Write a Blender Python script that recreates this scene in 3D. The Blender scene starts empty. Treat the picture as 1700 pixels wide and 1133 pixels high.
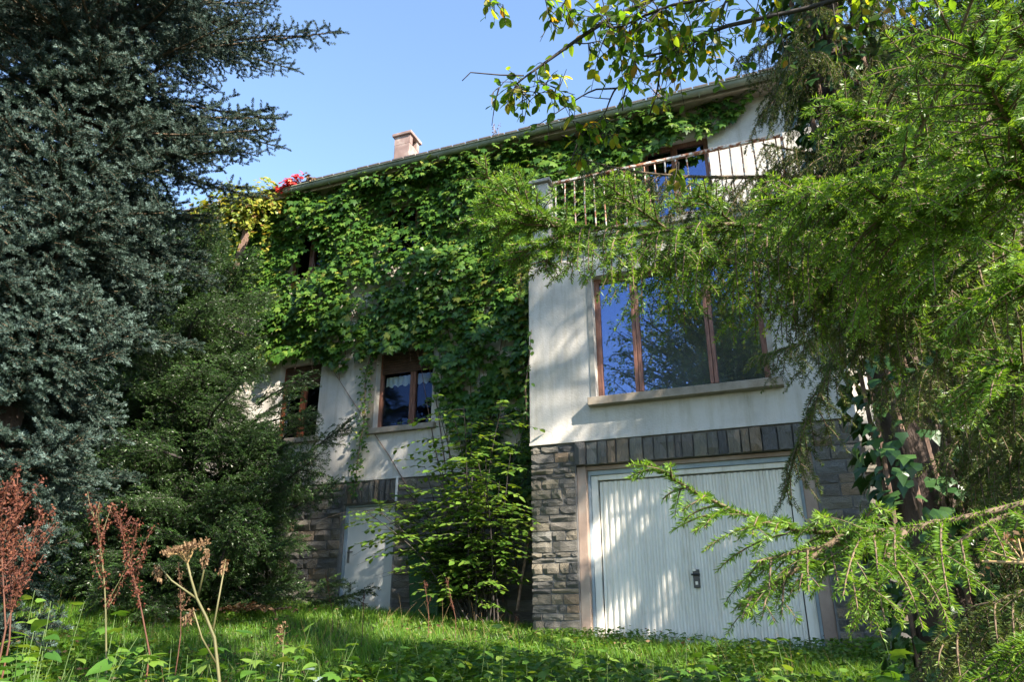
import bpy, math
import numpy as np
from mathutils import Matrix, Vector

# ------------------------------------------------------------------ camera, world, sun, exposure
SC = bpy.context.scene
COL = SC.collection
F_PX, PITCH, YAW = 1246.1, 0.3731, -0.3702
EYE = np.array([3.4632, -9.619, 0.0547])
_cy, _sy = math.cos(YAW), math.sin(YAW)
FW = np.array([_sy * math.cos(PITCH), _cy * math.cos(PITCH), math.sin(PITCH)])
RT = np.array([_cy, -_sy, 0.0])
UP = np.cross(RT, FW)
cam = bpy.data.cameras.new('camera')
cam_o = bpy.data.objects.new('camera', cam)
COL.objects.link(cam_o)
M = Matrix.Identity(4)
for i in range(3):
    M[i][0], M[i][1], M[i][2], M[i][3] = RT[i], UP[i], -FW[i], EYE[i]
cam_o.matrix_world = M
cam.sensor_width = 36.0
cam.lens = F_PX / 1700 * 36.0
cam.clip_start, cam.clip_end = 0.05, 3000
SC.camera = cam_o

SUN = np.array([2.0, -1.0, 1.62])
SUN = SUN / np.linalg.norm(SUN)
world = bpy.data.worlds.new('World')
SC.world = world
world.use_nodes = True
wn = world.node_tree
wn.nodes.clear()
sky = wn.nodes.new('ShaderNodeTexSky')
sky.sky_type = 'NISHITA'
sky.sun_disc = False
sky.sun_elevation = math.asin(SUN[2])
sky.sun_rotation = math.atan2(SUN[0], SUN[1])
sky.air_density, sky.dust_density, sky.ozone_density = 1.0, 0.05, 1.9
bg = wn.nodes.new('ShaderNodeBackground')
bg.inputs['Strength'].default_value = 0.118
wo = wn.nodes.new('ShaderNodeOutputWorld')
wn.links.new(sky.outputs[0], bg.inputs[0])
wn.links.new(bg.outputs[0], wo.inputs[0])
sun = bpy.data.lights.new('sun', 'SUN')
sun.energy, sun.angle, sun.color = 5.0, math.radians(0.53), (1.0, 0.9, 0.76)
sun_o = bpy.data.objects.new('sun', sun)
sun_o.rotation_euler = Vector(SUN).to_track_quat('Z', 'Y').to_euler()
COL.objects.link(sun_o)
SC.view_settings.view_transform = 'Standard'
SC.view_settings.look = 'None'
SC.view_settings.gamma = 1
SC.view_settings.use_curve_mapping = False
SC.view_settings.exposure = 1.95
SC.render.engine = 'CYCLES'
SC.cycles.max_bounces = 8
SC.cycles.transparent_max_bounces = 12
SC.cycles.use_denoising = True

R = np.random.default_rng(11)

# ------------------------------------------------------------------ helpers
def W(x, y, dist):
    """a place in the world: distance along the line of sight of a spot in the photograph"""
    d = FW + RT * (x - 850) / F_PX - UP * (y - 566.5) / F_PX
    return EYE + d / np.linalg.norm(d) * dist

def nrm(v):
    return v / np.maximum(np.linalg.norm(v, axis=-1, keepdims=True), 1e-9)

def gz(x, y):
    x = np.asarray(x, float); y = np.asarray(y, float)
    s = 0.08 - 0.075 * np.clip(x, -9, 2.4)
    a = np.clip(y, -11, 0) * 0.145
    b = 0.05 * np.sin(x * 1.7 + y * .6) * np.cos(y * 1.3 - x * .4) + .025 * np.sin(x * 4.1 + 1) * np.sin(y * 3.7)
    k = np.clip((-y - .3) / 1.0, 0.15, 1)
    return s + a + b * k

def link(name, me, parent=None, mats=()):
    o = bpy.data.objects.new(name, me)
    COL.objects.link(o)
    if parent is not None:
        o.parent = parent
    for m in mats:
        if m is not None:
            me.materials.append(m)
    return o

def mesh_np(name, V, Fs, mats=(), parent=None, attrs=None, mat_idx=None, smooth=False, kind=None):
    """V (n,3); Fs a list of int arrays (k,3) or (k,4)"""
    me = bpy.data.meshes.new(name)
    V = np.ascontiguousarray(V, dtype=np.float32)
    Fs = [np.asarray(f, dtype=np.int32) for f in Fs if len(f)]
    me.vertices.add(len(V))
    me.vertices.foreach_set('co', V.ravel())
    loops = np.concatenate([f.ravel() for f in Fs])
    sizes = np.concatenate([np.full(len(f), f.shape[1], np.int32) for f in Fs])
    me.loops.add(len(loops))
    me.loops.foreach_set('vertex_index', loops)
    me.polygons.add(len(sizes))
    starts = np.concatenate([[0], np.cumsum(sizes)[:-1]]).astype(np.int32)
    me.polygons.foreach_set('loop_start', starts)
    me.polygons.foreach_set('loop_total', sizes)
    if mat_idx is not None:
        me.polygons.foreach_set('material_index', np.asarray(mat_idx, np.int32))
    if smooth:
        me.polygons.foreach_set('use_smooth', np.ones(len(sizes), bool))
    for k, a in (attrs or {}).items():
        at = me.attributes.new(k, 'FLOAT', 'POINT')
        at.data.foreach_set('value', np.ascontiguousarray(a, dtype=np.float32))
    me.update(calc_edges=True)
    me.validate()
    o = link(name, me, parent, mats)
    if kind:
        o['kind'] = kind
    return o

class MB:
    """collects shapes into one mesh"""
    def __init__(s):
        s.v, s.f, s.n = [], [], 0
    def add(s, V, Fl):
        for f in Fl:
            s.f.append([int(i) + s.n for i in f])
        s.v.extend([list(map(float, p)) for p in V])
        s.n += len(V)
    def box(s, x0, x1, y0, y1, z0, z1):
        V = [(x, y, z) for x in (x0, x1) for y in (y0, y1) for z in (z0, z1)]
        s.add(V, [(0, 1, 3, 2), (4, 6, 7, 5), (0, 4, 5, 1), (2, 3, 7, 6), (0, 2, 6, 4), (1, 5, 7, 3)])
        return s
    def tube(s, pts, r, sides=8, cap=True):
        pts = np.array(pts, float)
        r = np.broadcast_to(np.asarray(r, float), (len(pts),))
        t = nrm(np.gradient(pts, axis=0))
        ref = np.array([0, 0, 1.]) if abs(t[0][2]) < .9 else np.array([1., 0, 0])
        V = []
        for i in range(len(pts)):
            a = nrm(np.cross(t[i], ref)); b = np.cross(t[i], a)
            for k in range(sides):
                th = 2 * math.pi * k / sides
                V.append(pts[i] + r[i] * (a * math.cos(th) + b * math.sin(th)))
        Fl = []
        for i in range(len(pts) - 1):
            for k in range(sides):
                k2 = (k + 1) % sides
                Fl.append((i * sides + k, i * sides + k2, (i + 1) * sides + k2, (i + 1) * sides + k))
        if cap:
            Fl.append(tuple(range(sides))[::-1]); n0 = (len(pts) - 1) * sides
            Fl.append(tuple(range(n0, n0 + sides)))
        s.add(V, Fl)
        return s
    def build(s, name, mat=None, parent=None, bevel=0, smooth=False, kind=None):
        me = bpy.data.meshes.new(name)
        me.from_pydata(s.v, [], s.f)
        me.update()
        if smooth:
            me.polygons.foreach_set('use_smooth', np.ones(len(me.polygons), bool))
        o = link(name, me, parent, [mat])
        if bevel:
            b = o.modifiers.new('bevel', 'BEVEL'); b.width = bevel; b.segments = 2; b.limit_method = 'ANGLE'
        if kind:
            o['kind'] = kind
        return o

def thing(name, label, cat, loc=(0, 0, 0), group=None):
    o = bpy.data.objects.new(name, None)
    o.empty_display_size = .2
    COL.objects.link(o)
    o.location = loc
    o['label'] = label; o['category'] = cat
    if group:
        o['group'] = group
    return o

def tag(o, label, cat, group=None):
    o['label'] = label; o['category'] = cat
    if group:
        o['group'] = group
    return o

# ------------------------------------------------------------------ materials
def mat_new(name):
    m = bpy.data.materials.new(name)
    m.use_nodes = True
    nt = m.node_tree
    return m, nt, nt.nodes['Principled BSDF']

def ramp(nt, stops, fac=None):
    n = nt.nodes.new('ShaderNodeValToRGB')
    cr = n.color_ramp
    while len(cr.elements) < len(stops):
        cr.elements.new(.5)
    for e, (p, c) in zip(cr.elements, stops):
        e.position = p; e.color = (*c, 1)
    if fac is not None:
        nt.links.new(fac, n.inputs[0])
    return n

def noise(nt, scale, detail=6, rough=.6, coord='Object', dist=0, vscale=None):
    tc = nt.nodes.new('ShaderNodeTexCoord')
    n = nt.nodes.new('ShaderNodeTexNoise')
    n.inputs['Scale'].default_value = scale
    n.inputs['Detail'].default_value = detail
    n.inputs['Roughness'].default_value = rough
    n.inputs['Distortion'].default_value = dist
    src = tc.outputs[coord]
    if vscale:
        mp = nt.nodes.new('ShaderNodeMapping'); mp.inputs['Scale'].default_value = vscale
        nt.links.new(src, mp.inputs[0]); src = mp.outputs[0]
    nt.links.new(src, n.inputs['Vector'])
    return n.outputs['Fac']

def mixc(nt, fac, a, b, mode='MIX'):
    n = nt.nodes.new('ShaderNodeMix'); n.data_type = 'RGBA'; n.blend_type = mode
    for s, v in ((n.inputs[0], fac), (n.inputs[6], a), (n.inputs[7], b)):
        if hasattr(v, 'is_linked'):
            nt.links.new(v, s)
        elif isinstance(v, tuple):
            s.default_value = (*v, 1)
        else:
            s.default_value = v
    return n.outputs[2]

def math_n(nt, op, a, b=0.0, clamp=False):
    n = nt.nodes.new('ShaderNodeMath'); n.operation = op; n.use_clamp = clamp
    for s, v in ((n.inputs[0], a), (n.inputs[1], b)):
        if hasattr(v, 'is_linked'):
            nt.links.new(v, s)
        else:
            s.default_value = v
    return n.outputs[0]

def bump(nt, bsdf, h, strength=.4, dist=.01):
    b = nt.nodes.new('ShaderNodeBump')
    b.inputs['Strength'].default_value = strength
    b.inputs['Distance'].default_value = dist
    nt.links.new(h, b.inputs['Height'])
    nt.links.new(b.outputs[0], bsdf.inputs['Normal'])

def mat_noise(name, stops, scale=6, rough=.8, bscale=None, bstr=.3, bdist=.01, detail=6, vscale=None, metallic=0, coord='Object'):
    m, nt, b = mat_new(name)
    f = noise(nt, scale, detail, .62, coord, vscale=vscale)
    nt.links.new(ramp(nt, stops, f).outputs[0], b.inputs['Base Color'])
    b.inputs['Roughness'].default_value = rough
    b.inputs['Metallic'].default_value = metallic
    if bscale:
        bump(nt, b, noise(nt, bscale, 4, .6, coord, vscale=vscale), bstr, bdist)
    return m

def mat_leaf(name, stops, trans=.35, rough=.42, tcol=None, tip=None, spec=.4):
    """foliage; the colour runs with each leaf's own random number; tip = colour of the young growth at twig ends"""
    m, nt, b = mat_new(name)
    at = nt.nodes.new('ShaderNodeAttribute'); at.attribute_name = 'rnd'
    oi = nt.nodes.new('ShaderNodeObjectInfo')
    s = math_n(nt, 'ADD', at.outputs['Fac'], oi.outputs['Random'])
    fr = math_n(nt, 'FRACT', s)
    c = ramp(nt, stops, fr).outputs[0]
    if tip:
        t2 = nt.nodes.new('ShaderNodeAttribute'); t2.attribute_name = 'tip'
        c = mixc(nt, t2.outputs['Fac'], c, tip)
    nt.links.new(c, b.inputs['Base Color'])
    b.inputs['Roughness'].default_value = rough
    b.inputs['Specular IOR Level'].default_value = spec
    tr = nt.nodes.new('ShaderNodeBsdfTranslucent')
    tc = mixc(nt, 1.0, c, tcol or (1.5, 1.35, .5), 'MULTIPLY')
    nt.links.new(tc, tr.inputs[0])
    mx = nt.nodes.new('ShaderNodeMixShader'); mx.inputs[0].default_value = trans
    nt.links.new(b.outputs[0], mx.inputs[1]); nt.links.new(tr.outputs[0], mx.inputs[2])
    nt.links.new(mx.outputs[0], nt.nodes['Material Output'].inputs[0])
    return m

def mat_plaster():
    m, nt, b = mat_new('white_plaster')
    n1 = noise(nt, 1.1, 8, .65)
    c1 = ramp(nt, [(.3, (.40, .378, .34)), (.55, (.53, .505, .465)), (.8, (.59, .57, .53))], n1).outputs[0]
    n2 = noise(nt, 2.2, 7, .7, vscale=(3, 3, .35))
    streak = ramp(nt, [(.48, (1, 1, 1)), (.62, (.84, .82, .76)), (.75, (.62, .6, .53))], n2).outputs[0]
    c = mixc(nt, .85, c1, streak, 'MULTIPLY')
    n3 = noise(nt, .6, 4, .6)
    g = ramp(nt, [(.62, (1, 1, 1)), (.82, (.74, .78, .66))], n3).outputs[0]
    c = mixc(nt, .5, c, g, 'MULTIPLY')
    nt.links.new(c, b.inputs['Base Color'])
    b.inputs['Roughness'].default_value = .92
    v = nt.nodes.new('ShaderNodeTexVoronoi'); v.inputs['Scale'].default_value = 46
    tc = nt.nodes.new('ShaderNodeTexCoord')
    nt.links.new(tc.outputs['Object'], v.inputs['Vector'])
    h = math_n(nt, 'ADD', math_n(nt, 'MULTIPLY', v.outputs['Distance'], -.8), noise(nt, 22, 5, .7))
    bump(nt, b, h, .4, .006)
    return m

def mat_stone():
    m, nt, b = mat_new('grey_slate_stone')
    oi = nt.nodes.new('ShaderNodeObjectInfo')
    base = ramp(nt, [(0, (.105, .102, .10)), (.28, (.19, .175, .145)), (.5, (.125, .12, .112)), (.66, (.24, .205, .15)), (.78, (.19, .18, .145)), (.88, (.28, .20, .13)), (.92, (.17, .17, .16)), (1, (.24, .225, .19))], oi.outputs['Random']).outputs[0]
    n = noise(nt, 3.5, 8, .7, vscale=(1, 1, 2))
    v = ramp(nt, [(.25, (.5, .5, .52)), (.55, (1, 1, 1)), (.8, (1.35, 1.2, .95))], n).outputs[0]
    c = mixc(nt, .8, base, v, 'MULTIPLY')
    nt.links.new(c, b.inputs['Base Color'])
    b.inputs['Roughness'].default_value = .8
    bump(nt, b, noise(nt, 7, 8, .72, vscale=(1, 1, 2.2)), .9, .03)
    return m

PLASTER = mat_plaster()
STONE = mat_stone()
MORTAR = mat_noise('grey_mortar', [(.3, (.10, .10, .10)), (.7, (.2, .19, .18))], 14, .95, 60, .6, .006)
CONCRETE = mat_noise('stained_concrete', [(.25, (.20, .14, .11)), (.5, (.34, .25, .20)), (.75, (.42, .35, .29))], 3, .9, 50, .4, .004, vscale=(1, 1, .5))
SILL = mat_noise('mossy_sill_stone', [(.25, (.16, .13, .09)), (.5, (.27, .23, .18)), (.75, (.36, .31, .26))], 6, .9, 45, .5, .005)
SLAB = mat_noise('weathered_slab', [(.3, (.14, .135, .12)), (.55, (.30, .29, .26)), (.8, (.42, .40, .36))], 3, .9, 40, .4, .004)
WOODF = mat_noise('worn_brown_window_wood', [(.25, (.10, .042, .027)), (.5, (.20, .085, .055)), (.72, (.30, .15, .10))], 9, .55, 60, .3, .002, vscale=(4, 4, .6))
WOODR = mat_noise('red_brown_window_wood', [(.25, (.16, .045, .02)), (.6, (.27, .08, .035)), (.8, (.33, .12, .06))], 9, .5, 60, .3, .002, vscale=(4, 4, .6))
SHUTTER = mat_noise('brown_shutter_slats', [(.3, (.05, .028, .02)), (.7, (.10, .055, .04))], 8, .6)
DOORW = mat_noise('grey_white_door_paint', [(.25, (.52, .52, .50)), (.6, (.66, .66, .64)), (.85, (.70, .69, .66))], 1.6, .5, 30, .06, .002, vscale=(2, 2, .5))
def mat_door():
    m, nt, b = mat_new('grimy_white_garage_paint')
    c = ramp(nt, [(.25, (.655, .62, .545)), (.55, (.775, .74, .66)), (.8, (.815, .78, .70))], noise(nt, 1.4, 6, .6, vscale=(2, 2, .5))).outputs[0]
    st = ramp(nt, [(.5, (1, 1, 1)), (.62, (.80, .77, .70)), (.74, (.6, .55, .46))], noise(nt, 3.0, 8, .72, vscale=(3, 1, .35))).outputs[0]
    c = mixc(nt, .6, c, st, 'MULTIPLY')
    sp = ramp(nt, [(.68, (1, 1, 1)), (.73, (.42, .24, .14))], noise(nt, 18, 6, .75)).outputs[0]
    c = mixc(nt, .55, c, sp, 'MULTIPLY')
    nt.links.new(c, b.inputs['Base Color']); b.inputs['Roughness'].default_value = .45
    return m
DOORG = mat_door()
GARW = mat_noise('white_garage_paint', [(.25, (.55, .55, .53)), (.55, (.68, .68, .66)), (.8, (.72, .72, .70))], 1.4, .42, 40, .05, .001, vscale=(2, 2, .5))
GREYMET = mat_noise('blue_grey_metal', [(.3, (.22, .28, .33)), (.7, (.36, .43, .48))], 5, .5)
BLACK = mat_noise('black_plastic', [(.3, (.008, .008, .009)), (.7, (.02, .02, .02))], 8, .35)
STEEL = mat_noise('dull_steel', [(.3, (.25, .24, .22)), (.7, (.4, .39, .36))], 8, .35, metallic=.8)
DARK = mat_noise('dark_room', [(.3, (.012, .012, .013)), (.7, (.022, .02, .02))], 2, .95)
GUTTER = mat_noise('mossy_zinc_gutter', [(.3, (.10, .12, .085)), (.55, (.21, .235, .18)), (.8, (.30, .32, .27))], 2.5, .55, 20, .1, .002)
ROOF = mat_noise('dark_roof_tile', [(.3, (.05, .045, .045)), (.7, (.12, .10, .09))], 6, .85, 20, .4, .01)
CHIM = mat_noise('pink_grey_render', [(.3, (.16, .105, .09)), (.5, (.23, .155, .135)), (.62, (.30, .23, .20)), (.7, (.5, .46, .43))], 3.2, .9, 30, .4, .006)
BARK = mat_noise('spruce_bark', [(.3, (.035, .025, .02)), (.6, (.085, .06, .048)), (.8, (.14, .105, .085))], 7, .95, 22, .9, .03, vscale=(1, 1, .35))
TWIG = mat_noise('brown_twig_bark', [(.3, (.06, .04, .025)), (.7, (.17, .115, .07))], 30, .85)
DKTWIG = mat_noise('dark_twig_bark', [(.3, (.018, .015, .014)), (.7, (.05, .042, .038))], 30, .85)
VINEW = mat_noise('creeper_stem', [(.3, (.10, .06, .045)), (.7, (.25, .16, .12))], 20, .9)
SOIL = mat_noise('ground_soil', [(.3, (.018, .022, .008)), (.55, (.035, .045, .014)), (.8, (.06, .07, .025))], 2.5, 1, 18, .6, .03)

def mat_rail():
    m, nt, b = mat_new('flaking_white_paint_over_rust')
    n = noise(nt, 14, 8, .7)
    c = ramp(nt, [(.42, (.23, .075, .03)), (.5, (.36, .17, .09)), (.53, (.60, .55, .48)), (.8, (.70, .67, .62))], n).outputs[0]
    nt.links.new(c, b.inputs['Base Color'])
    b.inputs['Roughness'].default_value = .75
    bump(nt, b, n, .5, .003)
    return m
RAIL = mat_rail()

def mat_glass(name, refl):
    m, nt, b = mat_new(name)
    nt.nodes.remove(b)
    g = nt.nodes.new('ShaderNodeBsdfGlossy'); g.inputs['Roughness'].default_value = .0
    g.inputs['Color'].default_value = (.42, .55, 1, 1)
    t = nt.nodes.new('ShaderNodeBsdfTransparent'); t.inputs['Color'].default_value = (.8, .85, .85, 1)
    mx = nt.nodes.new('ShaderNodeMixShader'); mx.inputs[0].default_value = refl
    nt.links.new(t.outputs[0], mx.inputs[1]); nt.links.new(g.outputs[0], mx.inputs[2])
    nt.links.new(mx.outputs[0], nt.nodes['Material Output'].inputs[0])
    bn = nt.nodes.new('ShaderNodeBump'); bn.inputs['Strength'].default_value = .02; bn.inputs['Distance'].default_value = .02
    nt.links.new(noise(nt, 1.2, 2, .4), bn.inputs['Height'])
    nt.links.new(bn.outputs[0], g.inputs['Normal'])
    return m
GLASS = mat_glass('window_glass', .19)
GLASS2 = mat_glass('old_window_glass', .025)

L_VINE = mat_leaf('vine_leaf', [(0, (.028, .075, .012)), (.35, (.045, .12, .016)), (.7, (.08, .165, .022)), (.93, (.13, .21, .03)), (1, (.22, .22, .04))], .38)
L_VINEY = mat_leaf('yellowing_vine_leaf', [(0, (.10, .16, .02)), (.5, (.20, .24, .03)), (.85, (.30, .27, .04)), (1, (.28, .14, .04))], .35)
L_RED = mat_leaf('red_vine_leaf', [(0, (.42, .02, .03)), (.6, (.55, .05, .06)), (1, (.50, .12, .06))], .4, tcol=(1.6, .8, .6))
L_SHRUB = mat_leaf('shrub_leaf', [(0, (.05, .115, .016)), (.4, (.09, .18, .024)), (.8, (.14, .235, .034)), (1, (.19, .26, .045))], .4)
L_TREE = mat_leaf('tree_leaf', [(0, (.045, .11, .012)), (.4, (.085, .17, .018)), (.72, (.15, .23, .026)), (.9, (.28, .25, .03)), (1, (.34, .17, .03))], .72, tcol=(1.8, 1.6, .5))
L_IVY = mat_leaf('ivy_leaf', [(0, (.018, .05, .016)), (.6, (.032, .082, .024)), (1, (.055, .115, .032))], .2, .35)
L_WEED = mat_leaf('weed_leaf', [(0, (.04, .11, .016)), (.4, (.075, .17, .022)), (.75, (.12, .22, .03)), (1, (.18, .26, .05))], .4)
L_WEEDG = mat_leaf('grey_green_leaf', [(0, (.13, .19, .17)), (1, (.22, .29, .27))], .2)
L_GRASS = mat_leaf('grass_blade', [(0, (.06, .155, .014)), (.5, (.11, .25, .022)), (.85, (.17, .30, .034)), (1, (.24, .22, .08))], .45)
L_DRY = mat_leaf('dry_brown_plant', [(0, (.09, .05, .025)), (.6, (.17, .10, .05)), (1, (.26, .18, .10))], .3, .8, tcol=(1.2, .9, .6))
L_DOCK = mat_leaf('rust_red_seed', [(0, (.045, .012, .007)), (.5, (.09, .022, .011)), (1, (.14, .05, .022))], .15, .75, tcol=(1.4, .8, .5))
STALK = mat_noise('tan_stalk', [(.3, (.23, .14, .06)), (.7, (.40, .28, .13))], 12, .7)
STALKG = mat_noise('olive_stalk', [(.3, (.07, .075, .028)), (.7, (.14, .12, .05))], 6, .6)
GREENST = mat_noise('green_stem', [(.3, (.04, .08, .015)), (.7, (.09, .14, .03))], 12, .6)
STALKR = mat_noise('red_brown_stalk', [(.3, (.06, .02, .012)), (.7, (.13, .05, .025))], 10, .7)
N_BLUE = mat_leaf('blue_spruce_needle', [(0, (.006, .017, .009)), (.5, (.014, .032, .018)), (1, (.034, .06, .042))], .15, .55, (1, 1.1, .9), tip=(.19, .27, .245), spec=.15)
N_NEAR = mat_leaf('sunlit_spruce_needle', [(0, (.034, .092, .014)), (.5, (.078, .175, .022)), (1, (.13, .245, .034))], .40, .42, tip=(.25, .37, .05), spec=.3, tcol=(1.6, 1.5, .5))  # sunlit tone put into the colour of the near spruce's lit boughs
N_SPR = mat_leaf('olive_shaded_spruce_needle', [(0, (.018, .045, .012)), (.5, (.045, .088, .02)), (1, (.12, .15, .045))], .28, .45, tip=(.18, .22, .06), spec=.25)  # own tone of the farther spruces; on the near one a painted shaded copy
N_YEW = mat_leaf('yew_needle', [(0, (.012, .034, .009)), (.5, (.024, .058, .014)), (1, (.045, .095, .022))], .22, .36, tip=(.085, .165, .035))

# ------------------------------------------------------------------ the ground
def make_ground():
    xs = np.concatenate([[-900, -300, -100, -50], np.linspace(-25, 25, 161), [50, 100, 300, 900]])
    ys = np.concatenate([[-900, -300, -100, -50], np.linspace(-25, 25, 161), [50, 100, 300, 900]])
    X, Y = np.meshgrid(xs, ys, indexing='ij')
    Z = gz(X, Y)
    V = np.stack([X, Y, Z], -1).reshape(-1, 3)
    n = len(ys)
    i = np.arange(len(xs) - 1)[:, None] * n + np.arange(n - 1)[None, :]
    Fq = np.stack([i, i + n, i + n + 1, i + 1], -1).reshape(-1, 4)
    o = mesh_np('ground', V, [Fq], [SOIL], smooth=True, kind='structure')
    return o
make_ground()

# ------------------------------------------------------------------ the house
S = 1.343            # how far the garage block stands proud of the main wall
ZST = 2.49           # top of the stone base
house = thing('house', 'white rendered house with stone base, vine covered wall and garage', 'house')

def wall_holes(name, x0, x1, z0, z1, yf, depth, holes, mat, parent=house, back=True):
    """a wall in the XZ plane with real openings and reveals; holes = (x0,x1,z0,z1)"""
    xs = sorted({x0, x1, *[h[0] for h in holes], *[h[1] for h in holes]})
    zs = sorted({z0, z1, *[h[2] for h in holes], *[h[3] for h in holes]})
    def solid(i, j):
        if i < 0 or j < 0 or i >= len(xs) - 1 or j >= len(zs) - 1:
            return False
        cx, cz = (xs[i] + xs[i + 1]) / 2, (zs[j] + zs[j + 1]) / 2
        return not any(h[0] < cx < h[1] and h[2] < cz < h[3] for h in holes)
    idx = {}; V = []; Fl = []
    def v(i, j, b):
        k = (i, j, b)
        if k not in idx:
            idx[k] = len(V); V.append((xs[i], yf + (depth if b else 0), zs[j]))
        return idx[k]
    for i in range(len(xs) - 1):
        for j in range(len(zs) - 1):
            if not solid(i, j):
                continue
            Fl.append((v(i, j, 0), v(i + 1, j, 0), v(i + 1, j + 1, 0), v(i, j + 1, 0)))
            Fl.append((v(i, j, 1), v(i, j + 1, 1), v(i + 1, j + 1, 1), v(i + 1, j, 1)))
            if not solid(i - 1, j): Fl.append((v(i, j, 0), v(i, j + 1, 0), v(i, j + 1, 1), v(i, j, 1)))
            if not solid(i + 1, j): Fl.append((v(i + 1, j, 0), v(i + 1, j, 1), v(i + 1, j + 1, 1), v(i + 1, j + 1, 0)))
            if not solid(i, j - 1): Fl.append((v(i, j, 0), v(i, j, 1), v(i + 1, j, 1), v(i + 1, j, 0)))
            if not solid(i, j + 1): Fl.append((v(i, j + 1, 0), v(i + 1, j + 1, 0), v(i + 1, j + 1, 1), v(i, j + 1, 1)))
    m = MB(); m.add(V, Fl)
    return m.build(name, mat, parent)

BW = 4.16
WIN = (.97, 3.26, 3.06, 4.93)
W1 = (-5.50, -4.57, 3.36, 4.80)
W2 = (-3.39, -2.26, 3.38, 4.80)
FD = (1.60, 2.72, 5.62, 7.90)
UW1 = (-3.45, -2.45, 6.55, 7.85)
UW2 = (-5.60, -4.75, 6.45, 7.75)
DOOR = (-3.86, -2.87, .12, 2.10)
GAR = (.64, 3.60, -.3, 2.17)
# main wall (upper plaster, lower stone), left gable end, block front and side
wall_holes('wall', -8.0, 9.0, ZST, 8.45, S, .3, [W1, W2, FD, UW1, UW2], PLASTER)
wall_holes('stone_base', -8.0, 9.0, -.6, ZST - .002, S + .03, .27, [DOOR], MORTAR)
MB().box(-8.0, -7.7, S + .302, 9.0, -.6, 8.45).build('gable_wall', PLASTER, house)
MB().box(8.7, 9.0, S + .302, 9.0, -.6, 8.45).build('gable_wall', PLASTER, house)
wall_holes('block_wall', 0, BW, ZST, 5.42, 0, .28, [WIN], PLASTER)
wall_holes('block_stone_base', .02, BW - .02, -.6, ZST - .002, .03, .24, [GAR], MORTAR)
MB().box(0, .25, .282, S - .002, ZST, 5.42).build('block_side_wall', PLASTER, house)
MB().box(BW - .25, BW, .282, S - .002, ZST, 5.42).build('block_side_wall', PLASTER, house)
MB().box(.02, .25, .272, S - .002, -.6, ZST - .003).build('block_side_base', MORTAR, house)
MB().box(BW - .25, BW - .02, .272, S - .002, -.6, ZST - .003).build('block_side_base', MORTAR, house)
# thin edge of the render that hangs over the stone
MB().box(-.004, BW + .004, -.018, -.001, ZST - .004, ZST + .035).build('render_edge', PLASTER, house)
MB().box(-8.0, -.001, S - .018, S - .001, ZST - .004, ZST + .03).build('render_edge', PLASTER, house)

# ---- stones laid into the base
def stone_mesh(k):
    r = np.random.default_rng(100 + k)
    nx, nz = 4, 3
    xs = np.array([-.5, -.2, .2, .5]); zs = np.array([-.5, 0.0, .5])
    V = []
    for j in range(nz):
        for i in range(nx):
            e = (i in (0, nx - 1)) + (j in (0, nz - 1))
            y = -(.95 if e == 0 else .55 if e == 1 else .3) + r.uniform(-.5, .4)
            V.append((xs[i] * (1 - r.uniform(0, .05)) + r.uniform(-.03, .03) * (e == 0), y, zs[j] * (1 - r.uniform(0, .1))))
    n0 = len(V)
    for (x, z) in ((-.5, -.5), (.5, -.5), (.5, .5), (-.5, .5)):
        V.append((x * .97, .2, z * .96))
    Fl = []
    for j in range(nz - 1):
        for i in range(nx - 1):
            a = j * nx + i
            Fl.append((a, a + 1, a + nx + 1, a + nx) if r.random() < .5 else (a + 1, a + nx + 1, a + nx, a))
    bot = [0, 1, 2, 3]; top = [8, 9, 10, 11]
    Fl += [(n0, n0 + 1, 3, 2, 1, 0), (n0 + 2, n0 + 3, 8, 9, 10, 11), (n0 + 3, n0, 0, 4, 8), (n0 + 1, n0 + 2, 11, 7, 3)]
    me = bpy.data.meshes.new('stone')
    me.from_pydata(V, [], Fl); me.update()
    me.materials.append(STONE)
    return me
STONES = [stone_mesh(k) for k in range(12)]
def put_stone(x0, x1, z0, z1, yf, dep, side=None):
    o = bpy.data.objects.new('stone', STONES[R.integers(len(STONES))])
    COL.objects.link(o); o.parent = house
    sx = (x1 - x0) * (1 if R.random() < .5 else 1)
    if side is None:
        o.location = ((x0 + x1) / 2, yf, (z0 + z1) / 2)
        o.scale = (sx, dep, z1 - z0)
    else:      # laid on the reveal or side: x0..x1 run along Y at X = yf
        o.location = (yf, (x0 + x1) / 2, (z0 + z1) / 2)
        o.scale = (sx, dep, z1 - z0)
        o.rotation_euler = (0, 0, math.pi / 2 * side)
    return o
def course(x0, x1, z0, z1, yf, lo=.16, hi=.42, hlo=.075, hhi=.17, dep=.05, skip=None):
    z = z0
    while z < z1 - .03:
        h = R.uniform(hlo, hhi)
        if z1 - (z + h) < hlo: h = z1 - z
        x = x0
        while x < x1 - .02:
            w = R.uniform(lo, hi)
            if x1 - (x + w) < lo * .7: w = x1 - x
            if not (skip and skip(x, x + w, z, z + h)):
                put_stone(x + .007, x + w - .007, z + .006, z + h - .006, yf, dep * R.uniform(.7, 1.3))
            x += w
        z += h
course(.0, .635, -.15, ZST - .02, .03, .12, .36, .06, .15, .034)
course(3.615, BW, -.2, ZST - .02, .03, .16, .38, .08, .18, .034)
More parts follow.
